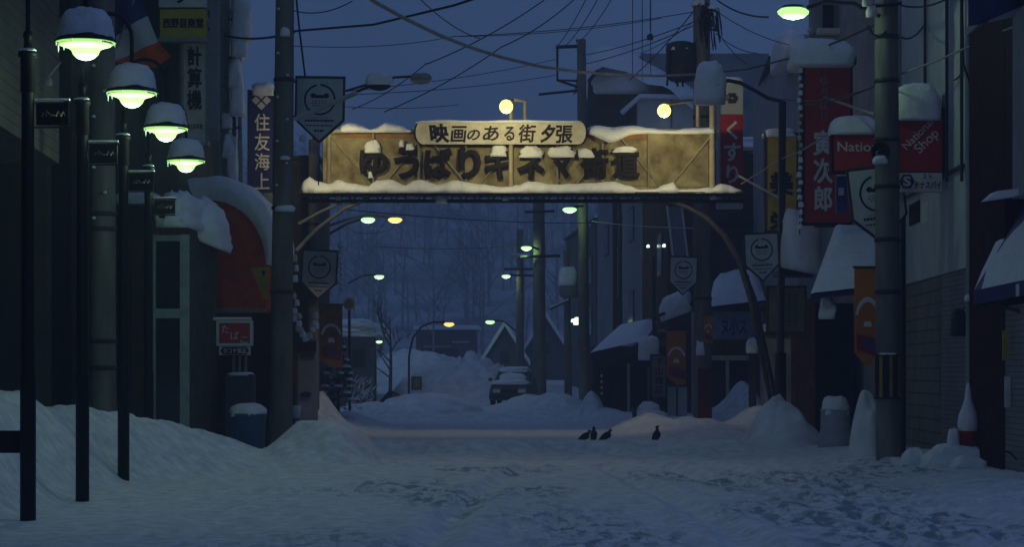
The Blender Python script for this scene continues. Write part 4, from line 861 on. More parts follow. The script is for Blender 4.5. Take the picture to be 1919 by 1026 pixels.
def board(name, label, cat, px0, py0, px1, py1, D, dep, m, fr=None, group=None):
    o = thing(name, label, cat, P((px0 + px1) / 2, py1, D), group); k = MB(); k.pbox(px0, py0, px1, py1, D, dep, m).build("panel", o)
    if fr:
        t = .05; x0, x1, z0, z1 = X(px0, D), X(px1, D), Z(py1, D), Z(py0, D); k = MB()
        k.box(x0 - t, x1 + t, D - .02, D + dep + .02, z1, z1 + t, fr).box(x0 - t, x1 + t, D - .02, D + dep + .02, z0 - t, z0, fr).box(x0 - t, x0, D - .02, D + dep + .02, z0, z1, fr).box(x1, x1 + t, D - .02, D + dep + .02, z0, z1, fr); k.build("frame", o)
    return o
o = board("sign_tower", "tall off-white sign tower with 計算機 in dark characters and a yellow plate", "sign", 345, -60, 386, 268, 45.9, .28, CREAM, STEEL)
MB().ptext("計算機", 351, 86, 379, 206, 45.89, INK, bold=.03, vertical=True, depth=.015).build("lettering", o); MB().ptext("富士印字堂", 351, 232, 380, 242, 45.89, WOOD, bold=.01, depth=.01).build("lettering", o)
MB().pbox(388, -60, 410, 264, 45.95, .22, GREYWALL).pbox(389, 18, 393, 32, 45.92, .03, INK).pbox(389, 50, 393, 58, 45.92, .03, INK).build("side_panel", o)
MB().pbox(298, -60, 386, 13, 45.6, .2, WHITE).build("upper_plate", o)
MB().ptext("ノ", 331, -14, 352, 6, 45.59, INK, bold=.06, depth=.01).build("brush_stroke", o)
k = MB().pbox(300, 17, 385, 72, 45.55, .25, YELLOW).build("yellow_plate", o)
MB().ptext("西野目商堂", 306, 33, 382, 52, 45.54, INK, bold=.035, depth=.012).build("lettering", k)
MB().pbox(296, 70, 388, 77, 45.5, .32, STEEL).build("plate_rail", o)
MB().pbox(347, 250, 385, 262, 45.88, .02, PALEWALL).build("small_plate", o)
o = board("sign_rack", "rusty steel sign rack loaded with lumps of snow beside the 計算機 tower", "sign rack", 412, -60, 430, 330, 51, .3, STEEL)
k = MB(); k.tube([P(438, -60, 51), P(440, 400, 51)], .05, WOOD, 6).tube([P(448, 60, 51), P(452, 395, 51)], .05, STEEL, 6); k.build("upright", o)
for yy in (36, 66, 108, 240): MB().tube([P(428, yy, 50.9), P(452, yy - 1, 50.9)], .03, DARK, 6).build("bracket", o)
for a, c, e, f, sd in ((428, -20, 470, 52, 1), (430, 50, 462, 92, 2), (426, 104, 452, 150, 3), (430, 140, 456, 198, 4), (412, 210, 434, 232, 5), (416, 252, 440, 285, 6), (424, 262, 446, 330, 7)):
    MB().plump(a, c, e, f, 50.7, .5, seed=sd, ns=.28, nu=18, nv=10).build("snow_lump", o)
o = board("shop_sign", "dark blue vertical sign with 住友海上 in white and snow on top", "sign", 468, 172, 513, 420, 55, .3, NAVY, DARK)
MB().ptext("住友海上", 477, 213, 506, 355, 54.985, PALETXT, bold=.012, vertical=True, depth=.012).build("lettering", o)
k = MB()
for cx, cz in ((490, 178), (490, 198), (480, 188), (500, 188)): k.pprism([(cx - 8, cz), (cx, cz - 8), (cx + 8, cz), (cx, cz + 8)], 54.97 - .004 * (cz > 180), .02, PALETXT)
k.build("crest", o); MB().plump(470, 152, 514, 172, 54.9, .5, seed=3, ns=.25).build("snow_cap", o)
MB().pbox(494, 362, 520, 398, 54.8, .2, GREYWALL).build("lower_plate", o)
o = thing("flag", "blue, white and red tricolour flag hanging askew above the green lamps", "flag", P(262, 60, 44))
def flagstrip(q0, q1, q2, q3, m, nm):
    U = []
    for i in range(9):
        for j in range(7):
            u, v = i / 8, j / 6; a = (lerp(q0[0], q1[0], u), lerp(q0[1], q1[1], u)); c = (lerp(q3[0], q2[0], u), lerp(q3[1], q2[1], u)); p = P(lerp(a[0], c[0], v), lerp(a[1], c[1], v), 44); p.y += .06 * math.sin(p.x * 9 + p.z * 4); U.append(p)
    n = len(U); U2 = U + [p + Vector((0, .012, 0)) for p in U]
    Fc = [(i * 7 + j, (i + 1) * 7 + j, (i + 1) * 7 + j + 1, i * 7 + j + 1) for i in range(8) for j in range(6)]
    MB().add(U2, Fc + [tuple(x + n for x in f[::-1]) for f in Fc], m, True).build(nm, o)
flagstrip((218, 66), (276, 28), (262, -14), (226, -2), NAVY, "blue_stripe")
flagstrip((218, 66), (276, 28), (296, 78), (214, 116), mat("white_cloth", (.5, .5, .48), .85, .15), "white_stripe")
flagstrip((214, 116), (296, 78), (320, 104), (292, 128), REDCLOTH, "red_stripe")
MB().tube([P(206, 128, 44), P(262, -30, 44)], .02, STEEL, 6).build("flagpole", o)
o = thing("small_lamp", "small unlit bracket light on the dark wall behind the first lamps", "lamp", P(90, 145, 33))
MB().tube([P(112, 118, 33), P(92, 142, 32.9), P(84, 150, 32.9)], .018, STEEL, 6).build("bracket", o); MB().plump(74, 142, 96, 154, 32.8, .2, nu=12, nv=6, m=STEEL).build("lamp_head", o)

o = board("tobacco_sign", "small red hanging sign reading たばこ with a dark name plate under it", "sign", 411, 606, 469, 644, 43.5, .12, RED, PALEWALL)
MB().ptext("た", 416, 610, 430, 625, 43.49, PALETXT, bold=.0, depth=.01).ptext("ば", 433, 622, 448, 637, 43.49, PALETXT, bold=.0, depth=.01).ptext("こ", 451, 632, 465, 643, 43.49, PALETXT, bold=.0, depth=.01).build("lettering", o)
k = MB().pbox(411, 650, 469, 666, 43.5, .12, PALEWALL).pprism([(418, 651), (462, 651), (467, 658), (462, 665), (418, 665), (413, 658)], 43.48, .03, INK).build("name_plate", o)
MB().ptext("タコヤ薬品", 419, 653, 462, 663, 43.475, PALETXT, bold=.0, depth=.005).build("lettering", k)
MB().tube([P(400, 598, 43.5), P(472, 598, 43.5)], .03, WHITE, 6).tube([P(420, 598, 43.5), P(420, 606, 43.5)], .015, STEEL, 5).tube([P(460, 598, 43.5), P(460, 606, 43.5)], .015, STEEL, 5).build("hanger", o)
o = thing("cabinet", "dark blue-grey cabinet with pipes above it behind the blue bin", "cabinet", P(448, 845, 44.5))
MB().pbox(423, 702, 474, 880, 44.5, .6, mat("blue_grey_cabinet", (.055, .058, .085), .6, .25)).build("body", o)
for a in (438, 449, 461): MB().tube([P(a, 668, 44.7), P(a, 702, 44.7)], .03, STEEL, 6).build("pipe", o)
MB().plump(424, 698, 474, 703, 44.45, .6, seed=2, nu=16, nv=5).build("snow_cap", o)
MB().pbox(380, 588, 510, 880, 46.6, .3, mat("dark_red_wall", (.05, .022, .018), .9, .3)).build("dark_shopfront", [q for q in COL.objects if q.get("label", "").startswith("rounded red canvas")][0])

D = 43.3
o = thing("waste_bin", "blue round waste bin with a cap of snow beside the leaning pole", "bin", P(465, 845, D))
c = P(465, 848, D); c.z = gz(c.x, c.y) - .05; zt = Z(781, D)
BLUEB = mat("blue_plastic_bin", (.045, .11, .20), .5, .25, 4)
MB().lathe([(.31, c.z - .1), (.35, zt - .02), (.37, zt), (.37, zt + .05), (.34, zt + .06)], (c.x, c.y, 0), BLUEB, 28).build("body", o)
MB().lump((c.x, c.y - .0, zt + .05), .36, .36, .20, seed=6, e=1.0, ns=.09, low=-.2).build("snow_cap", o)
o = thing("traffic_bollard", "pale round post head on a dark base peeking out behind the leaning pole", "post", P(554, 800, 47))
MB().lathe([(.10, .0), (.125, .25), (.11, .27)], P(554, 785, 47), WHITE, 14).build("bucket", o); MB().lathe([(.14, 0), (.14, .25), (.09, .38)], P(554, 818, 47), NAVY, 14).build("base", o); MB().lump(P(559, 796, 46.8), .06, .08, .07, nu=10, nv=6).build("snow_cap", o)

# ------------------------------------------------------------------ signs and banners on the right
o = board("shop_sign", "white column sign with red くすり panel right of the arch", "sign", 1346, 152, 1393, 390, 58, .5, PALEWALL)
k = MB().pbox(1351, 214, 1393, 372, 57.96, .04, RED).build("red_panel", o)
MB().ptext("くすり", 1357, 226, 1389, 344, 57.95, PALETXT, bold=.028, vertical=True, depth=.015).build("lettering", k)
k = MB()
for i in range(6): a = i * math.pi / 3; q = P(1372, 184, 57.95); k.box(q.x + .09 * math.cos(a) - .05, q.x + .09 * math.cos(a) + .05, 57.94 - i * .001, 57.99, q.z + .09 * math.sin(a) - .05, q.z + .09 * math.sin(a) + .05, DARK)
k.build("crest", o); MB().plump(1344, 142, 1396, 153, 57.9, .6, seed=2).build("snow_cap", o)
MB().tube([P(1343, 195, 57.7), P(1343, 262, 57.7)], .02, STEEL, 5).lump(P(1344, 260, 57.6), .06, .06, .12, CREAM, nu=10, nv=6).build("tube_light", o)
o = board("shop_sign", "ochre yellow vertical sign with dark brush characters above the snow drift", "sign", 1437, 252, 1493, 432, 55, .3, OCHRE, DARK)
MB().ptext("美", 1441, 322, 1488, 366, 54.985, INK, bold=.03, depth=.01).build("lettering", o); MB().ptext("栄", 1441, 396, 1488, 432, 54.985, INK, bold=.03, depth=.01).build("lettering", o); MB().plump(1434, 240, 1496, 252, 54.9, .5, seed=4, ns=.2).build("snow_cap", o)
o = board("shop_banner", "big dark red vertical banner reading 寅次郎 under a snow-topped box", "banner", 1508, 120, 1594, 418, 48, .16, RED, MAROON)
MB().ptext("寅次郎", 1524, 244, 1562, 396, 47.985, PALETXT, bold=.03, vertical=True, depth=.012).build("lettering", o)
MB().ptext("ゆうばり", 1537, 142, 1553, 228, 47.985, GREYWALL, bold=.012, vertical=True, depth=.01).build("small_lettering", o)
MB().pbox(1489, 106, 1606, 120, 47.6, 1.0, DARK).build("top_box", o); MB().plump(1488, 66, 1608, 107, 47.4, 1.4, seed=6, ns=.08, e=.35).build("snow_cap", o); MB().pbox(1528, 418, 1578, 426, 48, .14, DARK).build("foot", o)
o = thing("light_string", "string of frosted bulbs hanging down the left edge of the red banner", "light string", P(1500, 440, 47.8))
MB().tube([P(1501, 118, 47.8), P(1499, 440, 47.8)], .012, WIRE, 5).build("cord", o)
for i in range(22):
    py = 128 + i * 14; MB().lump(P(1500 + rnd.uniform(-2, 2), py + 6, 47.7), rnd.uniform(.035, .065), .05, rnd.uniform(.05, .1), CREAM if 5 < i < 12 else SNOW, seed=i, nu=10, nv=6).build("bulb", o)
o = board("shop_sign", "dark red sign reading National Shop on the slant with white name strip below", "sign", 1682, 206, 1766, 322, 40.1, .25, RED, MAROON)
MB().ptext("National", 1684, 226, 1756, 276, 40.085, PALETXT, bold=.008, rot=.79, keep=True, depth=.008).build("lettering", o)
MB().text("Shop", X(1738, 40.1) - .25, X(1738, 40.1) + .25, Z(266, 40.1) - .12, Z(266, 40.1) + .12, 40.085, PALETXT, bold=.008, rot=.79, keep=True, depth=.008).build("lettering", o)
k = MB().pbox(1682, 324, 1766, 359, 40.05, .25, WHITE).build("name_strip", o)
q = P(1700, 340, 40.04); hx = MB(); hx.prism([(q.x + .14 * math.cos(a * math.pi / 3), q.z + .14 * math.sin(a * math.pi / 3)) for a in range(6)], 40.03, 40.04, NAVY).build("hexagon_logo", k)
MB().text("S", q.x - .07, q.x + .07, q.z - .09, q.z + .09, 40.025, PALETXT, bold=.04, depth=.006).build("logo_letter", k)
MB().ptext("スト", 1728, 326, 1748, 336, 40.04, NAVY, bold=.01, depth=.006).build("lettering", k); MB().ptext("テナスバイ", 1714, 340, 1764, 354, 40.04, INK, bold=.02, depth=.006).build("lettering", k)
MB().plump(1681, 152, 1768, 207, 39.95, .6, seed=8, ns=.06, e=.5).build("snow_cap", o)
o = board("shop_sign", "square dark red sign reading National left of the right utility pole", "sign", 1563, 240, 1645, 320, 43.8, .3, RED, MAROON)
MB().ptext("National", 1570, 266, 1664, 284, 43.785, PALETXT, bold=.012, depth=.008).build("lettering", o); MB().plump(1561, 214, 1647, 241, 43.5, .8, seed=9, ns=.08, e=.5).build("snow_cap", o)
o = board("shop_sign", "narrow blue sign tucked behind the badge and the red banner", "sign", 1568, 325, 1588, 398, 45, .2, mat("violet_blue", (.05, .05, .22), .6, .2)); MB().pbox(1572, 352, 1582, 366, 44.98, .02, PALETXT).build("mark", o)
MB().plump(1570, 316, 1592, 326, 44.9, .3, nu=12, nv=5).build("snow_cap", o)
o = board("notice_board", "cream notice board with a faint column of writing above the brick shop", "board", 1441, 540, 1508, 622, 50.5, .1, mat("faded_cream_board", (.24, .21, .15), .8, .25), WOOD)
k = MB(); rr = random.Random(5)
for cx in (1478, 1490):
    for i in range(9): k.pbox(cx, 552 + i * 7, cx + 4, 556 + i * 7, 50.485, .012, WOOD)
k.build("writing", o)
def banner(label, x0, y0, x1, y1, D, dip, full=True, flip=1):
    o = thing("banner", label, "banner", P((x0 + x1) / 2, y1, D), "orange street banners"); w = x1 - x0
    pa = [(x0, y0), (x1, y0), (x1, y1 - (dip if flip < 0 else 0)), ((x0 + x1) / 2, y1), (x0, y1 - dip)]
    MB().pprism(pa, D, .03, mat("faded_orange_cloth", (.28, .12, .04), .85, .35) if "faded" in label else ORANGE).build("cloth", o)
    h = y1 - y0; k = MB(); n = 10
    for i in range(n):
        a0, a1 = lerp(2.9, .25, i / n), lerp(2.9, .25, (i + 1) / n); f = lambda a, r: ((x0 + x1) / 2 + math.cos(a) * w * r * .98 / 1.1, y0 + h * .52 - math.sin(a) * h * r * .42)
        k.pprism([f(a0, .42), f(a1, .42), f(a1, .54), f(a0, .54)], D - .012 - .0005 * i, .01, PALETXT)
    k.build("arc_band", o)
    k = MB(); k.pprism([(x0 + w * .08, y0 + h * .66), (x1 - w * .04, y0 + h * .72), (x1 - w * .04, y0 + h * .9), (x0 + w * .1, y0 + h * .82)], D - .014, .012, mat("crimson_cloth", (.28, .02, .05), .8, .2)).pprism([(x0 + w * .3, y0 + h * .70), (x1 - w * .1, y0 + h * .73), (x1 - w * .1, y0 + h * .86), (x0 + w * .35, y0 + h * .8)], D - .02, .004, mat("violet_cloth", (.12, .06, .16), .8, .2)); k.build("colour_patch", o)
    MB().lump(P((x0 + x1) / 2, y0 + h * .58, D - .012), X(x0 + w * .16, D) - X(x0, D), .006, (X(x0 + w * .16, D) - X(x0, D)), PALETXT, nu=14, nv=6, e=1, seed=3).build("white_blot", o)
    MB().tube([P(x0 - 3, y0 - 1, D), P(x1 + 3, y0 - 1, D)], .02, DARK, 6).build("rod", o); return o
banner("largest orange banner left of the striped right utility pole", 1602, 502, 1652, 690, 41.5, 28, flip=-1)
banner("orange banner with grey cap hanging by the vertical shop board", 1250, 620, 1286, 722, 65, 16)
banner("faded orange banner under the left badge sign", 600, 572, 642, 690, 60.5, 14)
banner("narrow orange banner edge-on at the cable-bundle pole", 1320, 592, 1336, 645, 62.8, 4)
o = board("pole_banner", "dark crimson wrap banner at the foot of the cable-bundle pole", "banner", 1309, 690, 1334, 800, 62.6, .1, mat("dim_crimson", (.11, .014, .028), .8, .4))
MB().plump(1306, 640, 1322, 660, 62.5, .4, seed=3, ns=.3, nu=12, nv=6).build("snow_lump", o)
o = board("shop_sign", "grey vertical shop board with dark characters beside the orange banner", "sign", 1222, 668, 1248, 745, 66, .14, mat("grey_board", (.20, .20, .20), .8, .25), DARK)
MB().ptext("下山商店", 1228, 673, 1243, 738, 65.985, INK, bold=.02, vertical=True, depth=.01).build("lettering", o)
o = thing("pennant", "yellow triangular pennant on the left pole's far side", "pennant", P(490, 530, 46.6)); MB().pprism([(470, 502), (506, 500), (502, 562), (494, 562)], 46.6, .03, OCHRE).build("cloth", o); MB().pprism([(490, 508), (498, 508), (495, 520)], 46.58, .015, INK).build("mark", o)
o = board("vending_machine", "pale machine with dark red top behind the leaning pole", "vending machine", 559, 640, 592, 790, 57, .7, GREYWALL); MB().pbox(558, 640, 593, 660, 56.95, .04, MAROON).build("red_top", o)
q = P(573, 740, 56.95); MB().prism([(q.x + .16 * math.cos(a), q.z + .07 * math.sin(a)) for a in np.linspace(0, 6.1, 16)], 56.93, 56.97, NAVY).build("oval_mark", o); MB().pbox(562, 664, 590, 671, 56.95, .03, DARK).build("slot", o)
o = board("small_sign", "orange-red sign edge peeking from behind the leaning pole", "sign", 547, 676, 557, 715, 48, .05, mat("vermilion", (.35, .06, .02), .6, .2)); MB().tube([P(552, 715, 48), P(552, 790, 48)], .02, DARK, 5).build("stem", o)
o = thing("round_sign", "pale round sign above the snowy shrub", "sign", P(655, 580, 66)); q = P(655, 570, 66)
MB().prism([(q.x + .18 * math.cos(a), q.z + .19 * math.sin(a)) for a in np.linspace(0, 6.03, 22)], 66, 66.05, CREAM).build("disc", o); MB().prism([(q.x + .12 * math.cos(a), q.z + .12 * math.sin(a)) for a in np.linspace(0, 6.03, 22)], 65.98, 66.0, OCHRE).build("inner_disc", o); MB().tube([P(655, 582, 66.05), P(656, 790, 66.05)], .04, DARK, 6).build("post", o)
o = thing("lantern_garland", "sagging garland of pale round lanterns beside the leaning pole", "garland", P(575, 640, 50)); gp = [(552, 482), (556, 500), (553, 520), (551, 552), (557, 565), (553, 580), (561, 590), (553, 594), (561, 604), (564, 616), (568, 624), (575, 630), (581, 626), (587, 614), (591, 602), (592, 590), (594, 608), (572, 632), (560, 612)]
MB().tube([P(a, c, 50.05) for a, c in ((552, 480), (553, 560), (562, 608), (575, 628), (587, 614), (592, 588))], .012, WIRE, 5).build("cord", o)
for i, (a, c) in enumerate(gp): MB().lump(P(a, c + 5, 50), rnd.uniform(.05, .075), .06, rnd.uniform(.08, .12), SNOW if i % 3 else CREAM, seed=i, nu=12, nv=7, low=-.4).build("lantern", o)
o = thing("lantern_garland", "second string of snow beads down the hazy left poles", "garland", P(640, 540, 66)); MB().tube([P(636, 455, 66), P(641, 545, 66)], .014, WIRE, 5).build("cord", o)
for i in range(9): MB().lump(P(638 + rnd.uniform(-4, 5), 462 + i * 10, 66), rnd.uniform(.05, .1), .07, rnd.uniform(.07, .12), SNOW, seed=i, nu=10, nv=6).build("snow_bead", o)
o = thing("road_sign", "small dim sign on the curved orange lamp's post", "sign", P(781, 725, 98)); MB().pbox(771, 706, 791, 732, 99.6, .06, mat("dim_tan_sign", (.20, .17, .13), .7, .3)).build("panel", o); MB().pbox(776, 712, 786, 726, 99.57, .02, OCHRE).build("mark", o)
o = thing("road_barrier", "tilted orange and black striped barrier standing in snow at the left bend", "barrier", P(728, 790, 78))
MB().pprism([(712, 772), (742, 735), (752, 742), (722, 782)], 78, .12, mat("dull_orange", (.26, .13, .04), .7, .3)).build("board", o); MB().pprism([(703, 762), (730, 732), (741, 735), (711, 771)], 78.05, .1, DARK).build("back_board", o); MB().tube([P(712, 775, 78.1), P(710, 796, 78.1)], .05, DARK, 6).tube([P(728, 770, 78.1), P(730, 796, 78.1)], .05, DARK, 6).build("legs", o)

# snow-loaded awnings on the right row
def slab(name, label, q, D0, D1, dep=.2, seed=0, under=NAVY, curve=0.0):
    """q: photo points lower-left, lower-right, upper-right, upper-left"""
    o = thing(name, label, "awning", P(q[0][0], q[0][1], D0)); A = [P(*q[0], D0), P(*q[1], D0), P(*q[2], D1), P(*q[3], D1)]; U = []; n, mm = 16, 16
    for i in range(n):
        for j in range(mm):
            u, v = i / (n - 1), j / (mm - 1); p = A[0].lerp(A[1], u).lerp(A[3].lerp(A[2], u), v); e = min(1, u * 5 + .1, (1 - u) * 5 + .1, v * 5 + .25, (1 - v) * 3 + .4)
            th = dep * e * (1 + .4 * mnoise.noise(Vector((u * 3 + seed, v * 3, 4)))) + curve * math.sin(math.pi * v) * e; U.append((p.x - th * .2, p.y - th * .5, p.z + th * .8))
    MB().add(U, [(i * mm + j, (i + 1) * mm + j, (i + 1) * mm + j + 1, i * mm + j + 1) for i in range(n - 1) for j in range(mm - 1)], SNOW, True).build("snow_cap", o)
    dn = Vector((0, .06, -.08)); B = [a + dn for a in A]
    MB().add(A + B, [(0, 1, 2, 3), (7, 6, 5, 4), (0, 4, 5, 1), (3, 2, 6, 7), (1, 5, 6, 2), (0, 3, 7, 4)], under).build("canopy", o); return o
o = slab("shop_awning", "broad sloping awning sheeted in smooth snow beside the right utility pole", ((1520, 553), (1660, 540), (1668, 432), (1566, 426)), 44, 46.5, .2, 3)
MB().plump(1538, 556, 1568, 588, 44.3, .3, seed=6, ns=.3, nu=14, nv=8).build("hanging_snow", o)
o = thing("snow_drift", "bulging blue snow drift overhanging the brick shop below the ochre sign", "snow drift", P(1500, 510, 50)); U = MB(); U.lump(P(1500, 470, 50.2), .48, .9, .9, seed=13, ns=.10, e=.7, low=-.42, nu=36, nv=16, tilt=-.2).build("drift", o); MB().pbox(1462, 506, 1538, 516, 50.1, 1.4, DARK).build("ledge", o)
o = thing("shop_canopy", "small curved canopy topped by a warm-lit snow loaf under the smallest badge", "canopy", P(1270, 585, 68)); MB().plump(1240, 548, 1300, 582, 67.5, 1.2, seed=7, ns=.12, tilt=.35).build("snow_cap", o); MB().pprism([(1232, 590), (1300, 566), (1300, 574), (1236, 594)], 67.6, 1.2, DARK).pbox(1236, 618, 1288, 622, 66, .3, STEEL).build("canopy", o)
o = thing("shop_canopy", "pale yellow lump of snow on a bracket beside the vertical shop board", "canopy", P(1222, 660, 67)); MB().plump(1198, 630, 1238, 658, 66.6, .7, seed=17, ns=.1, low=-.5).build("snow_cap", o); MB().pbox(1205, 656, 1240, 661, 66.7, .5, DARK).build("bracket", o)

# things in the snow, right
o = thing("fire_hydrant", "red hydrant buried under a pointed bottle-shaped cap of snow", "hydrant", P(1815, 832, 36.0)); c = P(1815, 834, 36.0); REDM = mat("hydrant_red", (.28, .015, .02), .45, .2, 5)
MB().lathe([(.13, -.3), (.13, .04), (.155, .05), (.155, .2), (.12, .24)], c, REDM, 18).build("body", o); MB().lathe([(.07, -.07), (.07, .0)], c + Vector((-.17, -.02, .12)), REDM, 12).build("outlet", o)
MB().lathe([(.12, .2), (.165, .24), (.172, .34), (.15, .48), (.10, .60), (.06, .72), (.045, .86), (.03, .96), (.006, 1.0)], c, SNOW, 22).build("snow_cap", o); MB().lump(c + Vector((-.25, -.05, -.05)), .10, .1, .3, seed=4, nu=14, nv=8).build("snow_lump", o)
o = thing("post_box", "stout round pedestal box wrapped in blue snow left of the jagged pile", "post box", P(1566, 820, 46)); c = P(1566, 825, 46)
MB().lathe([(.36, -.3), (.345, .05), (.31, .2), (.30, .58), (.32, .62)], c, mat("frosted_grey", (.36, .38, .44), .8, .2, 4, .2), 24).build("body", o); MB().lump(c + Vector((0, 0, .60)), .29, .29, .30, seed=3, e=.9, ns=.1).build("snow_cap", o)
def block(label, px0, py0, px1, py1, D, dep, sd):
    o = MB(); c = P((px0 + px1) / 2, py1, D); o.lump((c.x, c.y, c.z - .1), (X(px1, D) - X(px0, D)) / 2, dep, Z(py0, D) - Z(py1, D) + .1, e=.3, ns=.1, seed=sd, nu=40, nv=14, low=0, freq=2.4); return tag(o.build("snow_block"), label, "snow block")
block("long cut block of snow in front of the red hydrant", 1728, 836, 1862, 882, 36.0, .42, 3); block("small cut snow cube right of the utility pole foot", 1692, 842, 1732, 878, 37.2, .3, 5); block("low snow lump against the long block", 1782, 856, 1850, 886, 35.4, .3, 9)
o = thing("snow_lantern", "snow-capped lantern heap glowing faintly warm behind the crows", "snow lantern", P(1216, 790, 64)); MB().lump(P(1216, 772, 64), .33, .33, .24 + .0, seed=2, e=1, ns=.08).lump(P(1216, 790, 64), .58, .5, .32, seed=4, e=.8, ns=.1).build("body", o); MB().lump(P(1215, 766, 64), .23, .23, .20, seed=3, e=1, ns=.05).build("cap", o); MB().pbox(1186, 765, 1193, 785, 63.6, .3, DARK).build("dark_stone", o)
o = thing("shop_post", "squat dark post with a row of pale beads beside the green-lit heap", "post", P(1120, 790, 71)); MB().pbox(1110, 722, 1135, 800, 71, .4, DARKWALL).build("body", o)
for i in range(4): MB().lump(P(1128, 706 + i * 11, 70.9), .04, .04, .06, CREAM, nu=8, nv=5).build("bead", o)
MB().tube([P(1128, 696, 70.95), P(1128, 745, 70.95)], .02, DARK, 5).build("rod", o)
o = thing("plank_rail", "dark wooden plank rail fixed to the nearest lamp post at the left edge", "rail", P(20, 850, 24.2)); MB().pbox(-120, 808, 44, 850, 24.2, .05, mat("dark_stained_plank", (.02, .013, .012), .8, .3)).build("plank", o); MB().tube([P(-100, 800, 24.3), P(-100, 1000, 24.3)], .05, BLACK, 8).build("stake", o)
o = thing("wall_speaker", "dark rounded box hung at the corner of the maroon shop", "box", P(1800, 620, 37.6)); MB().lump(P(1797, 618, 37.6), .13, .12, .36, DARK, e=.5, ns=.02).build("body", o); MB().tube([P(1797, 585, 37.7), P(1812, 572, 37.8)], .02, STEEL, 5).build("bracket", o); MB().lump(P(1816, 562, 37.2), .07, .07, .08, seed=2, nu=12, nv=6).build("snow_cap", o)
o = thing("corner_pipe", "grey pipe with a loose cable running up the maroon shop's corner", "pipe", P(1815, 800, 37.6)); MB().tube([P(1817, 800, 37.3), P(1817, -20, 37.3)], .06, GREYWALL, 8).build("pipe", o); MB().tube([P(1803, -10, 37.1), P(1806, 120, 37.1), P(1820, 160, 37.1), P(1818, 300, 37.1), P(1824, 420, 37.1)], .02, WIRE, 5).build("cable", o)
o = thing("drain_pipe", "tall dark pipe standing just right of the thick utility pole", "pipe", P(1694, 850, 41)); MB().tube([P(1693, 860, 41), P(1693, 390, 41)], .05, BLACK, 8).build("pipe", o); MB().tube([P(1686, 520, 41), P(1685, 425, 41)], .012, WHITE, 5).build("rod", o)
o = thing("metal_rack", "thin curved metal rack lying at the shutter's foot on the right", "rack", P(1895, 860, 33)); MB().tube([P(1868, 862, 33), P(1880, 846, 33), P(1895, 850, 33), P(1905, 862, 33), P(1915, 850, 33), P(1935, 848, 33)], .014, DARK, 6).build("frame", o); MB().tube([P(1912, 866, 33), P(1914, 800, 33)], .012, DARK, 5).build("stand", o)

o = thing("shed", "pale ribbed shed wall between the arch leg and the snowball lamp post", "shed", P(1452, 760, 60)); MB().pbox(1437, 630, 1482, 765, 60, 1.5, mat("pale_ribbed_sheet", (.30, .31, .33), .7, .25, 2, .0, lines=('X', .12, .015))).build("wall", o); MB().pbox(1434, 622, 1484, 630, 59.9, 1.7, DARK).build("roof", o); MB().plump(1434, 606, 1484, 623, 59.9, 1.6, seed=21, ns=.2).build("snow_cap", o)
o = thing("gate_post", "dark gate post under a lump of snow left of the slanted arch leg", "post", P(1412, 770, 60)); MB().pbox(1405, 652, 1418, 775, 60.5, .2, DARK).build("post", o); MB().plump(1400, 634, 1422, 656, 60.4, .4, seed=23, ns=.2, nu=16, nv=8).build("snow_cap", o)
o = thing("standing_board", "pale grey board standing under the grey-capped orange banner", "board", P(1270, 800, 66.4)); MB().pbox(1252, 726, 1288, 800, 66.4, .1, PALEWALL).build("panel", o); MB().pbox(1268, 727, 1271, 799, 66.37, .03, DARK).build("joint", o)

# ------------------------------------------------------------------ shrub, bare trees
o = thing("fir_tree", "small fir with snow-laden drooping branches under the faded orange banner", "tree", (X(634, 64), 64, gz(X(634, 64), 64))); base = ORG[o]
MB().tube([base + Vector((0, 0, -.2)), base + Vector((.02, 0, 2.3))], [.06, .015], BARK, 8).build("trunk", o)
cr = MB(); sn = MB(); NEEDLE = mat("dark_fir_needles", (.018, .026, .02), .9, .4)
for lv in range(11):
    z = .35 + lv * .18; R = .72 * (1 - lv / 12.5)
    for k in range(7):
        a = rnd.uniform(0, 6.28); dx, dy = math.cos(a), math.sin(a); tip = base + Vector((dx * R, dy * R, z - .12 * R)); root = base + Vector((.01, 0, z + .1))
        for q in range(26):
            t = rnd.uniform(.15, 1); p = root.lerp(tip, t); s = .16 * (1.15 - t * .6); d = Vector((rnd.uniform(-1, 1), rnd.uniform(-1, 1), rnd.uniform(-.7, .35))).normalized() * s; e = Vector((rnd.uniform(-1, 1), rnd.uniform(-1, 1), rnd.uniform(-1, 1))) * .02
            cr.add([p, p + d + e, p + d - e], [(0, 1, 2)], NEEDLE)
        if rnd.random() < .62: p = root.lerp(tip, .75); MB().lump(p + Vector((0, 0, .02)), .13 * (1.1 - lv * .05), .12, .055, seed=lv * 7 + k, ns=.3, nu=9, nv=5).build("branch_snow", o)
cr.build("crown", o)
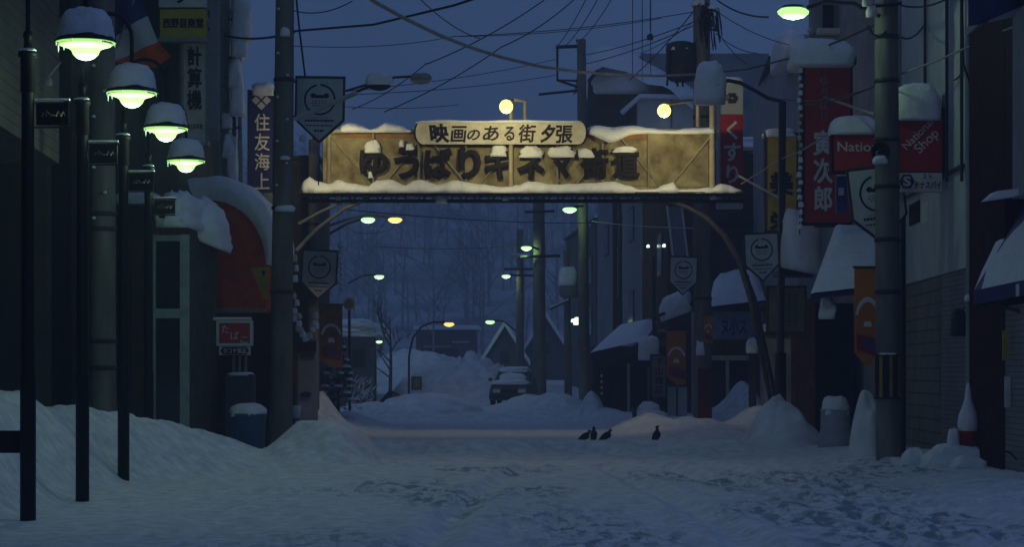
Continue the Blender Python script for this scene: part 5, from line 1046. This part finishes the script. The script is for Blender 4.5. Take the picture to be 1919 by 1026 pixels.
def bare_tree(label, px, D, h, seed, br=7):
    BARK = HAZE_BARK if D > 130 else MATS["bare_bark"]  # distant trees take the bark with haze put into its colour
    rr = random.Random(seed); x = X(px, D); z0 = gz(x, D); o = thing("bare_tree", label, "tree", (x, D, z0), "leafless trees by the far bend"); tr = MB().tube([(x, D, z0 - .3), (x + .05, D, z0 + h * .5), (x, D, z0 + h)], [.09, .06, .015], BARK, 6).build("trunk", o); k = MB()
    def grow(p, d, l, r, n):
        q = p + d * l; k.tube([p, p.lerp(q, .5) + Vector((rr.uniform(-.05, .05), 0, .03)), q], [r, r * .7, r * .3], BARK, 4, False, False)
        if n: 
            for _ in range(3): grow(p.lerp(q, rr.uniform(.4, .95)), (d + Vector((rr.uniform(-.8, .8), rr.uniform(-.5, .5), rr.uniform(-.1, .5)))).normalized(), l * .6, r * .55, n - 1)
    for i in range(br): grow(Vector((x, D, z0 + h * lerp(.3, .95, i / br))), Vector((rr.choice((-1, 1)) * rr.uniform(.4, 1), rr.uniform(-.4, .4), rr.uniform(.5, 1.1))).normalized(), h * .28, .035, 2)
    k.build("crown", o)
bare_tree("bare young tree beside the low pale lamp post", 731, 94, 3.6, 1); bare_tree("bare tree rising behind the long snow slope", 905, 150, 11, 2, 11); bare_tree("taller bare tree far behind the small green lamp on the left", 690, 140, 9.5, 3, 10); bare_tree("bare tree in haze above the curved orange lamp", 812, 155, 10, 4, 10)
bush = MB(); rr = random.Random(9); SN2 = []
for i in range(260):
    p = P(rr.uniform(658, 700), rr.uniform(715, 785), 82 + rr.uniform(-.5, .5)); d = Vector((rr.uniform(-.3, .3), rr.uniform(-.2, .2), rr.uniform(.1, .35))); bush.tube([p, p + d], [.014, .006], BARK if i % 2 else SNOW, 3, False, False)
o = thing("shrub", "frosted twiggy shrub by the road's left bend", "shrub", P(680, 790, 82)); bush.build("crown", o); MB().tube([P(680, 795, 82), P(680, 730, 82)], [.05, .02], BARK, 5).build("trunk", o)

# ------------------------------------------------------------------ snow-covered parked car
D = 88.0; c = Vector((X(955, D), D, gz(X(955, D), D) - .05)); o = thing("parked_car", "snow-buried parked car facing the junction in front of the far house", "car", c); CAR = mat("dim_car_paint", (.10, .10, .11), .4, .3); W = .80
def sect(rows, m, nm, par):
    V = []; n = len(rows[0])
    for r in rows: V += [c + Vector(p) for p in r]
    k = MB(); k.add(V, [(i * n + j, (i + 1) * n + j, (i + 1) * n + (j + 1) % n, i * n + (j + 1) % n) for i in range(len(rows) - 1) for j in range(n)] + [list(range(n)), list(range((len(rows) - 1) * n, len(rows) * n))], m, False); return k.build(nm, par)
def ring(y, w0, w1, z0, z1): return [(-w0, y, z0), (w0, y, z0), (w0 * 1.02, y, (z0 + z1) / 2), (w1, y, z1), (-w1, y, z1), (-w0 * 1.02, y, (z0 + z1) / 2)]
bd = sect([ring(-.05, W * .94, W * .86, .28, .74), ring(.15, W, W * .92, .22, .84), ring(1.2, W, W * .95, .2, .94), ring(3.4, W, W * .95, .2, .96), ring(4.1, W * .95, W * .88, .28, .86)], CAR, "body", o)
sect([ring(1.15, W * .9, W * .88, .94, .96), ring(1.75, W * .88, W * .74, .95, 1.38), ring(2.9, W * .88, W * .74, .95, 1.40), ring(3.6, W * .9, W * .8, .95, .98)], GLASS, "cabin", o)
k = MB(); k.lump(c + Vector((0, 2.3, 1.38)), W * .78, .75, .17, e=.4, seed=2).build("roof_snow", o); MB().lump(c + Vector((0, .62, .88)), W * .93, .62, .15, e=.4, seed=3, tilt=0).build("bonnet_snow", o); MB().lump(c + Vector((.0, 1.4, 1.02)), W * .7, .25, .28, e=.4, seed=5).build("windscreen_snow", o)
for sx in (-1, 1):
    MB().box(c.x + sx * .5 - .14, c.x + sx * .5 + .14, c.y - .08, c.y + .0, c.z + .52, c.z + .66, WHITE).build("headlight", bd)
    for yy in (.75, 3.25):
        w = MB(); V = []; n = 16
        for xx in (sx * (W - .16), sx * (W + .01)): V += [c + Vector((xx, yy + .29 * math.cos(2 * math.pi * j / n), .29 + .29 * math.sin(2 * math.pi * j / n))) for j in range(n)]
        w.add(V, [(j, (j + 1) % n, n + (j + 1) % n, n + j) for j in range(n)] + [list(range(n)), list(range(2 * n - 1, n - 1, -1))], BLACK).build("wheel", o)
    MB().box(c.x + sx * .88 - .08, c.x + sx * .88 + .08, c.y + 1.2, c.y + 1.3, c.z + .98, c.z + 1.1, CAR).build("mirror", o)
MB().box(c.x - W * .97, c.x + W * .97, c.y - .16, c.y + .0, c.z + .27, c.z + .44, DARK).build("bumper", bd); MB().box(c.x - .3, c.x + .3, c.y - .1, c.y - .02, c.z + .54, c.z + .64, BLACK).build("grille", bd)
o.rotation_euler = (0, 0, -.10)

# ------------------------------------------------------------------ four crows on the road
FEATHER = mat("black_feathers", (.008, .008, .011), .55, .4, 20, .2)
def crow(label, px, py, D, yaw, hgt, lean, sc):
    """body tube along +x (head), continuous from tail tip to beak"""
    x = X(px, D); loc = Vector((x, D, gz(x, D) - .035)); o = thing("crow", label, "bird", (0, 0, 0), "crows standing on the snowy road"); k = MB()
    sp = [(-.24, .075, .008, .03), (-.17, .10, .018, .04), (-.10, .135, .04, .05), (-.03, .165, .064, .062), (.04, .19, .072, .066), (.09, .215, .060, .058), (.115, .245, .040, .040), (.125, .275, .033, .033), (.14, .30, .036, .034), (.16, .312, .032, .03), (.185, .308, .016, .014), (.215, .298, .010, .008), (.24, .286, .003, .003)]
    V = []; n = 12; rotp = lambda a, b: (a * math.cos(lean) - b * math.sin(lean), .19 + (a * math.sin(lean) + b * math.cos(lean)))
    for a, z, rz, rw in sp:
        b2 = (z - .19) * hgt; X0, Z0 = rotp(a, b2)
        for j in range(n):
            t = 2 * math.pi * j / n; ux, uz = -math.sin(lean + .5), math.cos(lean + .5); g_ = 1.35 if a < .1 else 1.15; V.append((X0 + ux * rz * g_ * math.sin(t), rw * g_ * math.cos(t), Z0 + uz * rz * g_ * math.sin(t)))
    k.add(V, [(i * n + j, i * n + (j + 1) % n, (i + 1) * n + (j + 1) % n, (i + 1) * n + j) for i in range(len(sp) - 1) for j in range(n)] + [list(range(n - 1, -1, -1)), list(range((len(sp) - 1) * n, len(sp) * n))], FEATHER, True)
    for s0 in (-1, 1): k.tube([(.0, s0 * .03, .15), (.012, s0 * .032, .07), (.0, s0 * .033, .0)], [.02, .008, .007], FEATHER, 6); k.tube([(-.03, s0 * .033, .006), (.05, s0 * .033, .006)], .006, FEATHER, 5); k.tube([(.02, s0 * .033, .006), (.045, s0 * (.033 + .02), .006)], .005, FEATHER, 5)
    k.build("body", o)
    for s0 in (-1, 1):
        U = []
        for i in range(8):
            t = i / 7; a = lerp(.06, -.19, t); b2 = lerp(.015, -.075, t) * hgt; X0, Z0 = rotp(a, b2); wv = .07 * math.sin(math.pi * min(1, t * .8 + .2)) + .006
            U += [(X0, s0 * (.084 - .04 * t), Z0 + wv), (X0, s0 * (.094 - .04 * t), Z0), (X0, s0 * (.082 - .04 * t), Z0 - wv * .8)]
        MB().add(U, [(i * 3 + j, (i + 1) * 3 + j, (i + 1) * 3 + j + 1, i * 3 + j + 1) for i in range(7) for j in range(2)], FEATHER, True).build("wing", o)
        X0, Z0 = rotp(.155, (.315 - .19) * hgt); MB().lump((X0, s0 * .029, Z0), .006, .004, .006, GLASS, nu=8, nv=5).build("eye", o)
    o.location = loc; o.rotation_euler = (0, 0, yaw); o.scale = (sc,) * 3
crow("leftmost crow leaning forward with its tail low, facing right", 1096, 828, 52, .25, 1.0, .12, .88)
crow("crow seen from behind between two others, upright", 1113, 830, 52.3, 1.45, 1.2, .55, .92)
crow("plump hunched crow just right of the upright one", 1136, 829, 52, .5, .85, .18, .92)
crow("lone tall crow standing apart on the right, tail on the snow", 1229, 832, 51, .35, 1.25, .62, .98)

# ------------------------------------------------------------------ overhead wires
def wire(pp, r=.012, m=WIRE, sag=0, label="thin dark overhead wire crossing the dusk sky", group="thin overhead wires", name="overhead_wire", n=14):
    q = [P(*a) for a in pp]
    if len(q) == 2:
        a, e = q; q = [a.lerp(e, i / n) - Vector((0, 0, sag * 4 * (i / n) * (1 - i / n))) for i in range(n + 1)]
    return tag(MB().tube(q, r, m, 5, True, False).build(name), label, "cable", group)
pc = [(640, -40, 34), (700, 2, 36), (760, 35, 38), (820, 64, 40), (880, 88, 43), (940, 107, 46), (1010, 124, 49), (1080, 134, 53), (1150, 139, 57), (1230, 142, 60), (1312, 139, 63)]
wire(pc, .036, PALEWIRE, label="thick pale sagging cable sweeping from the top down to the cable-bundle pole", group=None)
wire([(1312, 139, 63), (1400, 130, 57), (1500, 104, 51), (1580, 74, 46), (1640, 46, 39.6)], .022, label="dark cable rising from the cable-bundle pole to the right utility pole's cable loop", group=None)
wire([(1690, 138, 39.6), (1760, 112, 38), (1810, 90, 37), (1860, 66, 35), (1930, 38, 32)], .02, PALEWIRE, label="grey cable climbing to the right across the maroon shop", group=None)
wire([(552, 60, 46), (420, 66, 51)], .026, sag=.1, label="dark cable from the leaning pole to the sign rack", group=None); wire([(553, 58, 46), (700, 46, 44), (850, 10, 40), (960, -26, 36)], .024, label="dark cable rising right from the leaning pole over the arch", group=None)
wire([(556, 0, 46), (562, 60, 46.5), (572, 142, 47)], .022, label="dark hanging cable dropping to the large badge sign", group=None)
for pp, r in (([(1020, 0, 60), (800, 120, 56)], .016), ([(800, 118, 56), (660, 205, 58)], .014), ([(1075, 0, 66), (940, 88, 60)], .018), ([(940, 88, 60), (720, 210, 58)], .016), ([(1100, -5, 70), (1042, 90, 86)], .016), ([(1122, -5, 70), (1062, 84, 86)], .016), ([(1148, -5, 70), (1088, 76, 86)], .016),
    ([(552, 20, 46), (660, 2, 44)], .012), ([(552, 86, 46), (850, 68, 60)], .010), ([(850, 68, 60), (1300, 22, 63)], .012), ([(553, 192, 47), (860, 196, 70)], .010), ([(860, 68, 60), (1240, 34, 63)], .010),
    ([(1186, -5, 74), (1186, 140, 80)], .014), ([(1204, -5, 74), (1204, 150, 80)], .014), ([(1220, -5, 74), (1220, 140, 80)], .014),
    ([(1312, 36, 63), (1090, 104, 86)], .016), ([(1312, 42, 63), (1096, 120, 86)], .016), ([(1312, 6, 63), (1180, 150, 76)], .018), ([(1312, 30, 63), (1200, 100, 76)], .012),
    ([(1345, 0, 63), (1440, 32, 52)], .024), ([(1340, 50, 63), (1400, 120, 58)], .012), ([(1342, 62, 63), (1420, 100, 58)], .012), ([(1343, 20, 63), (1480, 84, 58)], .012), ([(790, 0, 50), (900, 72, 58)], .014), ([(640, 172, 55), (1045, 110, 86)], .012), ([(640, 178, 55), (1045, 140, 86)], .012),
    ([(1468, 186, 50), (1640, 162, 40)], .014), ([(1500, 196, 48), (1660, 150, 39.7)], .014), ([(1690, 10, 39.6), (1800, -18, 37)], .018), ([(1690, 70, 39.6), (1735, 42, 42.5)], .018), ([(1770, 152, 41), (1815, 118, 37.4)], .016),
    ([(640, 392, 60), (1120, 418, 85)], .014), ([(700, 462, 80), (970, 460, 98)], .012), ([(660, 434, 70), (735, 428, 80)], .012)):
    low = pp[0][1] > 380
    wire([pp[0], pp[1]], r, sag=.12, **(dict(label="thin dark wire strung below the arch between far poles", group="wires below the arch") if low else {}))
wire([(1110, 415, 85), (1310, 428, 63.4)], .02, PALEWIRE, .06, "pale guy cable passing under the arch to the cable-bundle pole", None)
wire([(1390, 345, 56), (1465, 298, 50), (1500, 284, 48), (1560, 248, 44)], .018, PALEWIRE, label="frosted cable curving from the くすり sign to the square National sign", group=None)
wire([(1385, 330, 56), (1462, 372, 50)], .03, STEEL, 0, "slanting grey strut from the arch end to the snowball lamp post", None, "strut"); wire([(1545, 182, 48), (1640, 215, 40)], .03, STEEL, 0, "grey bracket arm across the red banner toward the right pole", None, "bracket_arm")
o = thing("small_box", "small dark splice box hanging on the wires over the arch's right part", "box", P(1219, 72, 70)); MB().lump(P(1219, 70, 70), .10, .08, .12, DARK, nu=12, nv=6, low=-.5).build("box", o); MB().tube([P(1219, 58, 70), P(1219, -5, 72)], .012, WIRE, 5).build("hanger", o)

# ------------------------------------------------------------------ evening haze
hm = bpy.data.materials.new("haze_air"); hm.use_nodes = True; n = hm.node_tree; n.nodes.clear()
mo = n.nodes.new("ShaderNodeOutputMaterial"); pv = n.nodes.new("ShaderNodeVolumePrincipled"); pv.inputs["Color"].default_value = (.78, .86, 1, 1); pv.inputs["Density"].default_value = .0020; pv.inputs["Anisotropy"].default_value = .1
n.links.new(pv.outputs[0], mo.inputs["Volume"])
hb = MB().box(-260, 260, -14, 480, -4, 62, SNOW).build("haze"); hb.data.materials.clear(); hb.data.materials.append(hm); tag(hb, "thin blue evening haze over the whole street", "haze", kind="stuff")
